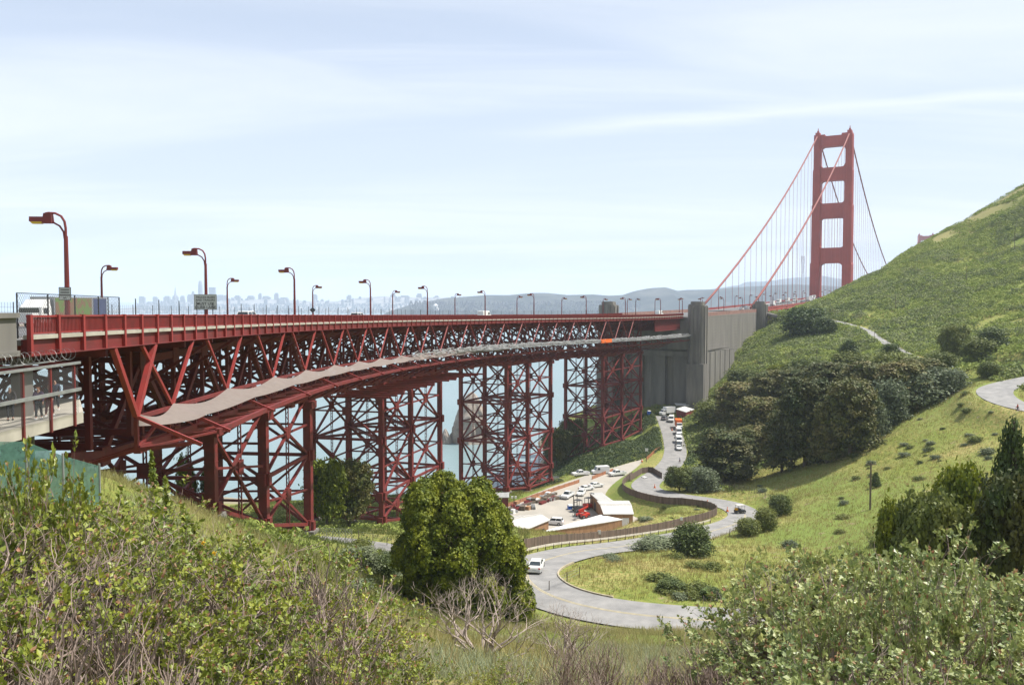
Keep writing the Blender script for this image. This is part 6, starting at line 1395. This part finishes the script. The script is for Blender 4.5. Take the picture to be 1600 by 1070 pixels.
for x0, x1, y0, y1, n_, where in boxes:
    for k in range(n_):
        q = hit(rngm.uniform(x0, x1), rngm.uniform(y0, y1))
        if in_road(q[0], q[1], 1.5) or q[1] < 60: continue
        p_ = rngm.choice(MS); o = p_ if p_.name not in usedm else copy_tree(p_); usedm.add(p_.name)
        s = rngm.uniform(.7, 2.1); o.location = (q[0], q[1], q[2]-.08); o.scale = (s*1.25, s*1.1, s*rngm.uniform(.4, .75)); o.rotation_euler = (0, 0, rngm.uniform(0, 6.28)); o['group'] = 'shrubs on the '+where; o['category'] = 'shrub'
        MSL.append((where, 800+F*q[0]/q[1], o))
        cl = {'lf_grey': 'grey green', 'lf_olive': 'olive', 'lf_dkgrn': 'dark green'}[('lf_grey', 'lf_olive', 'lf_dkgrn')[MS.index(p_)]]; o['label'] = f'{cl} low shrub among those on the {where}'
for wh in sorted(set(a[0] for a in MSL)):
    for k, (_, _, o) in enumerate(sorted([a for a in MSL if a[0] == wh], key=lambda a: a[1])): o['label'] = o['label'].split(' low shrub')[0]+f' shrub on the {wh}, {onum(k)} from left'
# scrub covering the hillside: uncountable
def tuft_cover(name, pts, k, rad, hgt, ls, m, label, seed, flat=.9):
    rng = np.random.default_rng(seed); n = len(pts); S = rng.uniform(.55, 1.35, n)
    C = np.repeat(pts, k, 0); s = np.repeat(S, k)[:, None]
    d = rng.normal(size=(n*k, 3)); d[:, 2] = np.abs(d[:, 2])+.15; d /= np.linalg.norm(d, axis=1)[:, None]
    Pp = C+d*np.array((rad, rad, hgt))*s*rng.uniform(.7, 1.05, (n*k, 1))
    v = leaf_quads(Pp, d*1.0+rng.normal(size=d.shape)*.4, ls*1.0, rng, 1.3)
    return tag(link(name, quads_mesh(name, v), m), label, 'ground cover', kind='stuff')
def scatter(n, xr, yr, seed, test):
    rng = np.random.default_rng(seed); x = rng.uniform(*xr, n); y = rng.uniform(*yr, n); ok = test(x, y)
    for path, hw in ROADS: D, _ = road_near(x, y, path); ok &= D > hw+.9
    ok &= poly_dist(x, y, YARD) > .6
    z = HV(x, y); ok &= z > 1.0
    # facing the camera and roughly inside the view
    px = 800+F*x/np.maximum(y, 1); ok &= (px > -60) & (px < 1700)
    return np.c_[x, y, z][ok]
noise_ok = lambda x, y, s, sd, th: vnoise(x, y, s, sd) > th
def vis(P_, lift=1.2): # drop points hidden behind nearer ground
    out_ = np.ones(len(P_), bool)
    for f_ in np.linspace(.12, .985, 60):
        out_ &= HV(P_[:, 0]*f_, P_[:, 1]*f_) < EYE+(P_[:, 2]+lift-EYE)*f_+.3
    return P_[out_]
hill = lambda x, y: (y > 200) & (x > 70+(y-200)*.05) & ((x > 150) | (y > 262) | (x > 126+(y-215)*.2))
notmead = lambda x, y: hill(x, y)
def westslope(x, y): return (x > 62) & (y > 236) & (y < 450) & ~((x < 70) & (y < 240))
pA = vis(scatter(130000, (62, 360), (205, 580), 1, lambda x, y: (hill(x, y) | westslope(x, y)) & (vnoise(x, y, 9, 4)*.6+vnoise(x, y, 30, 7)*.4+vnoise(x, y, .7, 77)*.25 > .42) & (vnoise(x, y, 12, 8)+vnoise(x, y, .6, 78)*.6 > np.clip((y-468)/60, 0, 1)*.85)))
pB = vis(scatter(90000, (62, 360), (205, 580), 2, lambda x, y: (hill(x, y) | westslope(x, y)) & (vnoise(x, y, 8, 14)*.6+vnoise(x, y, 26, 17)*.4+vnoise(x, y, .7, 79)*.25 > .62) & (y < 492)))
print('scrub', len(pA), len(pB))
tuft_cover('hillside_scrub', pA[:26000], 16, 1.7, 1.35, .50, M['scrub'], 'green coastal scrub covering the hillside', 3)
tuft_cover('hillside_scrub', pB[:14000], 16, 1.9, 1.6, .52, M['scrub2'], 'grey green scrub patches on the hillside', 4)
pC = vis(scatter(26000, (-70, 62), (80, 420), 5, lambda x, y: (vnoise(x, y, 7, 24) > .55) & ((x < 1) | (y > 205) & (x > 30) | (y > 262))))
tuft_cover('bank_scrub', pC[:9000], 12, .8, .7, .30, M['scrub'], 'low green scrub on the banks around the steel towers', 6)
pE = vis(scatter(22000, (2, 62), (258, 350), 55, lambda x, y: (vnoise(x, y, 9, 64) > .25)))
tuft_cover('shaded_scrub', pE[:7000], 14, 1.1, 1.1, .34, M['lf_dkgrn'], 'dark green scrub under the rightmost steel tower', 56)  # darker leaf colour stands in for the shade on this bank
# grass: blades in tufts
def grass(name, pts, k, h, wd, m, label, seed, lean=.35, spread=.25):
    rng = np.random.default_rng(seed); n = len(pts)*k; C = np.repeat(pts, k, 0).copy(); C[:, :2] += rng.normal(size=(n, 2))*spread
    hh = h*rng.uniform(.45, 1.25, (n, 1)); a = rng.uniform(0, 2*PI, n); s = np.c_[np.cos(a), np.sin(a), np.zeros(n)]*wd*rng.uniform(.6, 1.3, (n, 1))
    b = rng.normal(size=(n, 3))*lean; b[:, 2] = 1; tip = C+b*hh; mid = C+b*hh*.5+np.array((0, 0, .0)); C[:, 2] -= .05
    v = np.stack([C-s, C+s, tip+s*.25, tip-s*.25], 1).reshape(-1, 3)
    return tag(link(name, quads_mesh(name, v), m), label, 'grass', kind='stuff')
mead = lambda x, y: (y > 78) & (y < 262) & (x > -5) & (x < 150)
gA = vis(scatter(70000, (-30, 140), (78, 260), 8, mead), .4)
grass('meadow_grass', gA[:42000], 4, .48, .035, M['grass'], 'green and yellow grass over the meadow slopes', 9)
gB = vis(scatter(60000, (-75, 40), (14, 84), 10, lambda x, y: (x < 45)), .4)
grass('slope_grass', gB[:30000], 6, .42, .016, M['drygrass'], 'dry grass on the near slope above the road', 11, spread=.3)
gC = vis(scatter(60000, (-75, 5), (60, 260), 12, lambda x, y: (x < 3)), .4)
grass('green_grass', gC[:22000], 5, .5, .035, M['lf_olive'], 'green grass around the feet of the steel towers', 13)
gD = scatter(30000, (-20, 16), (13, 46), 14, lambda x, y: vnoise(x, y, 5, 33) > .4)
grass('sage_grass', gD[:15000], 9, .34, .011, M['sage'], 'pale grey green grass and sage just beyond the foreground bushes', 15, lean=.5)
# ------------------------------------------------------------------ foreground bushes
def shrub_skel(seed, nst, H_, spread, levels=4, r0=.020, kink=.25, upb=.5):
    r_ = random.Random(seed); segs = []; tips = []
    def grow(p, d, l, r, lv):
        n = 3; pts = [p]; rs = [r]
        for i in range(n):
            d = (d+np.array([r_.uniform(-kink, kink), r_.uniform(-kink, kink), r_.uniform(-kink*.4, kink*.6)])); d /= np.linalg.norm(d); p = p+d*l/n; pts.append(p); rs.append(r*(1-.28*(i+1)/n))
        segs.append((pts, rs, 5 if lv == 0 else (4 if lv < 2 else 3)))
        if lv >= levels: tips.append((p, d)); return
        for k in range(r_.choice((2, 2, 3))):
            dd = d+np.array([r_.uniform(-.75, .75), r_.uniform(-.75, .75), r_.uniform(-.1, upb)]); dd /= np.linalg.norm(dd); grow(p, dd, l*r_.uniform(.55, .85), rs[-1]*.72, lv+1)
        if lv >= 2 and r_.random() < .35: tips.append((pts[2], d))
    for i in range(nst):
        a = r_.uniform(0, 6.28); e = r_.uniform(.1, 1)*spread; d = np.array((math.cos(a)*e, math.sin(a)*e, 1.)); d /= np.linalg.norm(d)
        grow(np.array((math.cos(a)*.12*e, math.sin(a)*.12*e, -.05)), d, H_*r_.uniform(.30, .42), r0*r_.uniform(.7, 1.2), 0)
    return segs, tips
def rosettes(name, tips, per, ll, lw, seed, rad=.05, fold=.25, updown=(.1, .9)):
    rng = np.random.default_rng(seed); T = np.array([t[0] for t in tips]); D = np.array([t[1] for t in tips]); n = len(T)*per
    base = np.repeat(T, per, 0)-np.repeat(D, per, 0)*rng.uniform(0, rad*2.2, (n, 1))+rng.normal(size=(n, 3))*rad*.25
    o = rng.normal(size=(n, 3)); Dr = np.repeat(D, per, 0); o -= Dr*(o*Dr).sum(1)[:, None]; o /= np.linalg.norm(o, axis=1)[:, None]
    ax = o*rng.uniform(.5, 1, (n, 1))+Dr*rng.uniform(*updown, (n, 1)); ax /= np.linalg.norm(ax, axis=1)[:, None]
    sd = np.cross(ax, Dr); sd /= np.linalg.norm(sd, axis=1)[:, None]+1e-9; nn = np.cross(sd, ax)
    s = rng.uniform(.6, 1.25, (n, 1)); l_ = ax*ll*s; w_ = sd*lw*s; u = nn*fold*lw*s
    v = np.stack([base, base+l_*.45-w_+u, base+l_*.5, base+l_*.45+w_+u, base+l_], 1).reshape(-1, 3); i = np.arange(n)[:, None]*5
    v[:, :][4::5] -= 0
    f = np.concatenate([i+[0, 1, 2, 2][:0] if False else np.c_[i, i+1, i+4, i+2], np.c_[i, i+2, i+4, i+3]], 0)
    return v, f
def shrub_proto(name, seed, nst, H_, spread, leafm, per, ll, lw, cat='bush', label='x', levels=4, leaf_frac=1., bud=None, twm='greybark', r0=.020, kink=.25, upb=.5, minz=.0):
    t = empty(name, (0, 0, -900), label, cat); segs, tips = shrub_skel(seed, nst, H_, spread, levels, r0, kink, upb); m_ = MB()
    for p, r, k in segs: m_.tube(p, r, k, False)
    m_.build('branches', M[twm], t)
    if per:
        zmax = max(q[0][2] for q in tips); tt = [q for q in tips if vnoise(np.array([q[0][0]+5]), np.array([q[0][1]+q[0][2]*.8+5]), .26, seed)[0] < leaf_frac and q[0][2] > zmax*minz*(1+.3*math.sin(q[0][0]*7))]
        v, f = rosettes('leaves', tt, per, ll, lw, seed); nf = len(f)
        if bud: v2, f2 = rosettes('buds', tt[::2], 5, .030, .012, seed+1, .01, updown=(.8, 1.6)); f = np.concatenate([f, f2+len(v)]); v = np.concatenate([v, v2])
        me = mesh_np('leaves', v, f); me.materials.append(M[leafm]); me.materials.append(M[bud or leafm]); me.polygons.foreach_set('material_index', (np.arange(len(f)) >= nf).astype(np.int32)); link('leaves', me, None, t)
        t['ht'] = zmax
    else: t['ht'] = max(q[0][2] for q in tips)
    return t
FL = [shrub_proto('leafy_bush', 101+i, 12, 1.6, .75, 'lf_fgl', 8, .052, .018, levels=4, leaf_frac=.62, bud='lf_bud', minz=.25, r0=.034, kink=.55) for i in range(4)]
FR = [shrub_proto('pale_leafed_bush', 201+i, 12, 1.6, .7, 'lf_fgr', 11, .054, .020, levels=4, leaf_frac=.75, bud='lf_bud', minz=.55, r0=.034, kink=.42) for i in range(3)]
FB = [shrub_proto('bare_shrub', 301+i, 20, 1.35, .5, None, 0, 0, 0, levels=3, kink=.26, upb=1.4, r0=.028) for i in range(2)]
FD = shrub_proto('dead_tree', 401, 13, 2.0, 1.1, None, 0, 0, 0, 'dead tree', levels=5, twm='deadbark', r0=.05, kink=.35, upb=.5)
cnt_f = {}
def fg(proto, px, pyt, d, label=None, wide=1., group=None, grp_label=None):
    x, y, zt_ = pt(px, pyt, d); g = H(x, y); h = max(.5, zt_-g); s = h/proto['ht']
    o = proto if proto.name not in cnt_f else copy_tree(proto); cnt_f[proto.name] = cnt_f.get(proto.name, 0)+1
    sw = s*wide if s < 1.25 else 1.25*wide*(s/1.25)**.5
    o.location = (x, y, g-.02); o.scale = (sw, sw, s); o.rotation_euler = (0, 0, random.uniform(0, 6.28)); o['label'] = label
    if group: o['group'] = group
    return o
ctr = lambda px: float(np.interp(px, [-60, 0, 45, 90, 130, 200, 250, 300, 350, 420, 470, 520, 560, 620, 700, 760, 830, 900, 1000, 1060, 1130, 1180, 1215, 1260, 1300, 1350, 1420, 1480, 1560, 1660],
     [735, 735, 762, 745, 762, 758, 775, 797, 828, 838, 836, 852, 945, 1000, 1035, 1040, 1010, 990, 988, 985, 985, 952, 905, 868, 850, 868, 845, 830, 850, 855]))
random.seed(2024)
GL, GR, GB = 'leafy yellow green bushes in the left foreground', 'pale leafed bushes in the right foreground', 'bare twiggy shrubs in the foreground'
def pick(px, ri=0):
    if ri > 2 and random.random() < .38: return (random.choice(FB), GB)
    if px < 640: return (random.choice(FL), GL) if random.random() < .93 else (random.choice(FB), GB)
    if px < 820: return (random.choice(FL), GL) if random.random() < .7 else (random.choice(FB), GB)
    if px < 1140: return (random.choice(FB), GB) if random.random() < .8 else (random.choice(FL if px < 950 else FR), GL if px < 950 else GR)
    return (random.choice(FR), GR) if random.random() < .88 else (random.choice(FB), GB)
LB = {GL: 'yellow green leafy bush', GR: 'pale leafed bush with pinkish buds', GB: 'bare grey brown twiggy shrub'}
for ri, (d, dpy, stp) in enumerate(((9.6, -4, 74), (7.8, 26, 82), (6.3, 78, 96), (5.1, 140, 120), (4.2, 215, 150))):
    cn = {}; px = -70+random.uniform(0, stp)
    while px < 1680:
        if not (560 < px < 900 and dpy > 100 and False):
            pr, gr = pick(px, ri); py = ctr(px)+dpy+random.uniform(-12, 22)
            if py < 1120: k = cn.get(gr, 0); cn[gr] = k+1; fg(pr, px, py, d*random.uniform(.93, 1.07), LB[gr]+f', {onum(k)} from the left in the {("farthest", "second", "middle", "fourth", "nearest")[ri]} row', random.uniform(.9, 1.15), gr)
        px += stp*random.uniform(.75, 1.25)
SP = shrub_proto('tall_leafy_sprig', 555, 9, 1.7, .22, 'lf_fgl', 15, .055, .022, levels=3, leaf_frac=1., bud='lf_bud', minz=.5, r0=.024, kink=.25)
fg(SP, 92, 680, 7.5, 'tall bright leafy sprig rising above the other bushes in front of the walkway', .42)
fg(SP, 28, 748, 7.2, 'shorter leafy sprig at the left edge in front of the green screen', .42)
fg(FR[1], 1290, 855, 6.5, 'leafy sprig sticking up at the left end of the right foreground bushes', .5)
fg(FR[2], 1445, 835, 6.2, 'leafy sprig sticking up in the middle of the right foreground bushes', .5)
q = np.array(pt(752, 1012, 25)); g_ = H(q[0], q[1]); FD.location = (q[0], q[1], g_-.05); s = (pt(752, 888, 25)[2]-g_)/FD['ht']; FD.scale = (s*1.35, s*1.35, s); FD['label'] = 'bleached dead tree with bare spreading branches in front of the big cypress'
o = copy_tree(FD, label='smaller dead shrub of grey branches right of the dead tree'); q = np.array(pt(885, 1010, 27)); g_ = H(q[0], q[1]); o.location = (q[0], q[1], g_-.05); s = (pt(885, 935, 27)[2]-g_)/FD['ht']; o.scale = (s*1.2, s*1.2, s); o.rotation_euler = (0, 0, 2)
o = copy_tree(FD, label='low dead shrub at the left of the dead tree'); q = np.array(pt(610, 1000, 30)); g_ = H(q[0], q[1]); o.location = (q[0], q[1], g_-.05); o.scale = (.55, .55, .4); o.rotation_euler = (0, 0, 4)
# green weed plumes and a few yellow flowers on the left
for i, (px, py, d) in enumerate(((258, 745, 17), (285, 790, 16), (236, 705, 18), (300, 815, 15))):
    x, y, z1 = pt(px, py, d); g = H(x, y); rng = np.random.default_rng(i); n = 1500; u = rng.uniform(0, 1, n); hh = z1-g; C = np.c_[x+(u-1)*-.25+rng.normal(size=n)*.16*(1.05-u), y+rng.normal(size=n)*.16*(1.05-u), g+u*hh]
    tag(link('weed_plume', quads_mesh('weed_plume', leaf_quads(C, rng.normal(size=(n, 3)), .045, rng, 2.4)), M['lf_fgl']), ('tallest green feathery weed plume', 'second feathery weed plume', 'slender weed plume furthest left', 'short weed plume at the lower right')[i]+' in front of the leftmost steel tower', 'weed')
for i, (px, py, d) in enumerate(((80, 965, 5.6), (75, 1000, 5.4), (318, 848, 8), (335, 865, 7.8), (470, 760, 12))[:4]):
    x, y, z = pt(px, py, d); rng = np.random.default_rng(50+i); C = np.array((x, y, z))+rng.normal(size=(9, 3))*.012; tag(link('yellow_flower', quads_mesh('yellow_flower', leaf_quads(C, rng.normal(size=(9, 3))+[0, -1, .5], .018, rng)), M['lf_yel']), ('upper yellow flower cluster at the far left', 'lower yellow flower cluster at the far left', 'yellow flower cluster among the left bushes below the tower', 'second yellow flower cluster below the tower')[i], 'flower')
for o in list(bpy.data.objects):
    if o.parent is None and o.get('label') == 'x' and o.location.z < -500:
        for c in kids(o): bpy.data.objects.remove(c)
        bpy.data.objects.remove(o)
# ------------------------------------------------------------------ haze
hb = MB(); hb.box(-9500, 9500, -700, 19500, -14, 330)
hm = bpy.data.materials.new('thin_haze'); hm.use_nodes = True; n = hm.node_tree.nodes; l = hm.node_tree.links; n.clear()
ho = n.new('ShaderNodeOutputMaterial'); pv = n.new('ShaderNodeVolumePrincipled'); pv.inputs['Color'].default_value = (.74, .85, 1, 1); pv.inputs['Density'].default_value = .000105
l.new(pv.outputs[0], ho.inputs['Volume'])
tag(hb.build('haze', hm, None), kind='stuff')
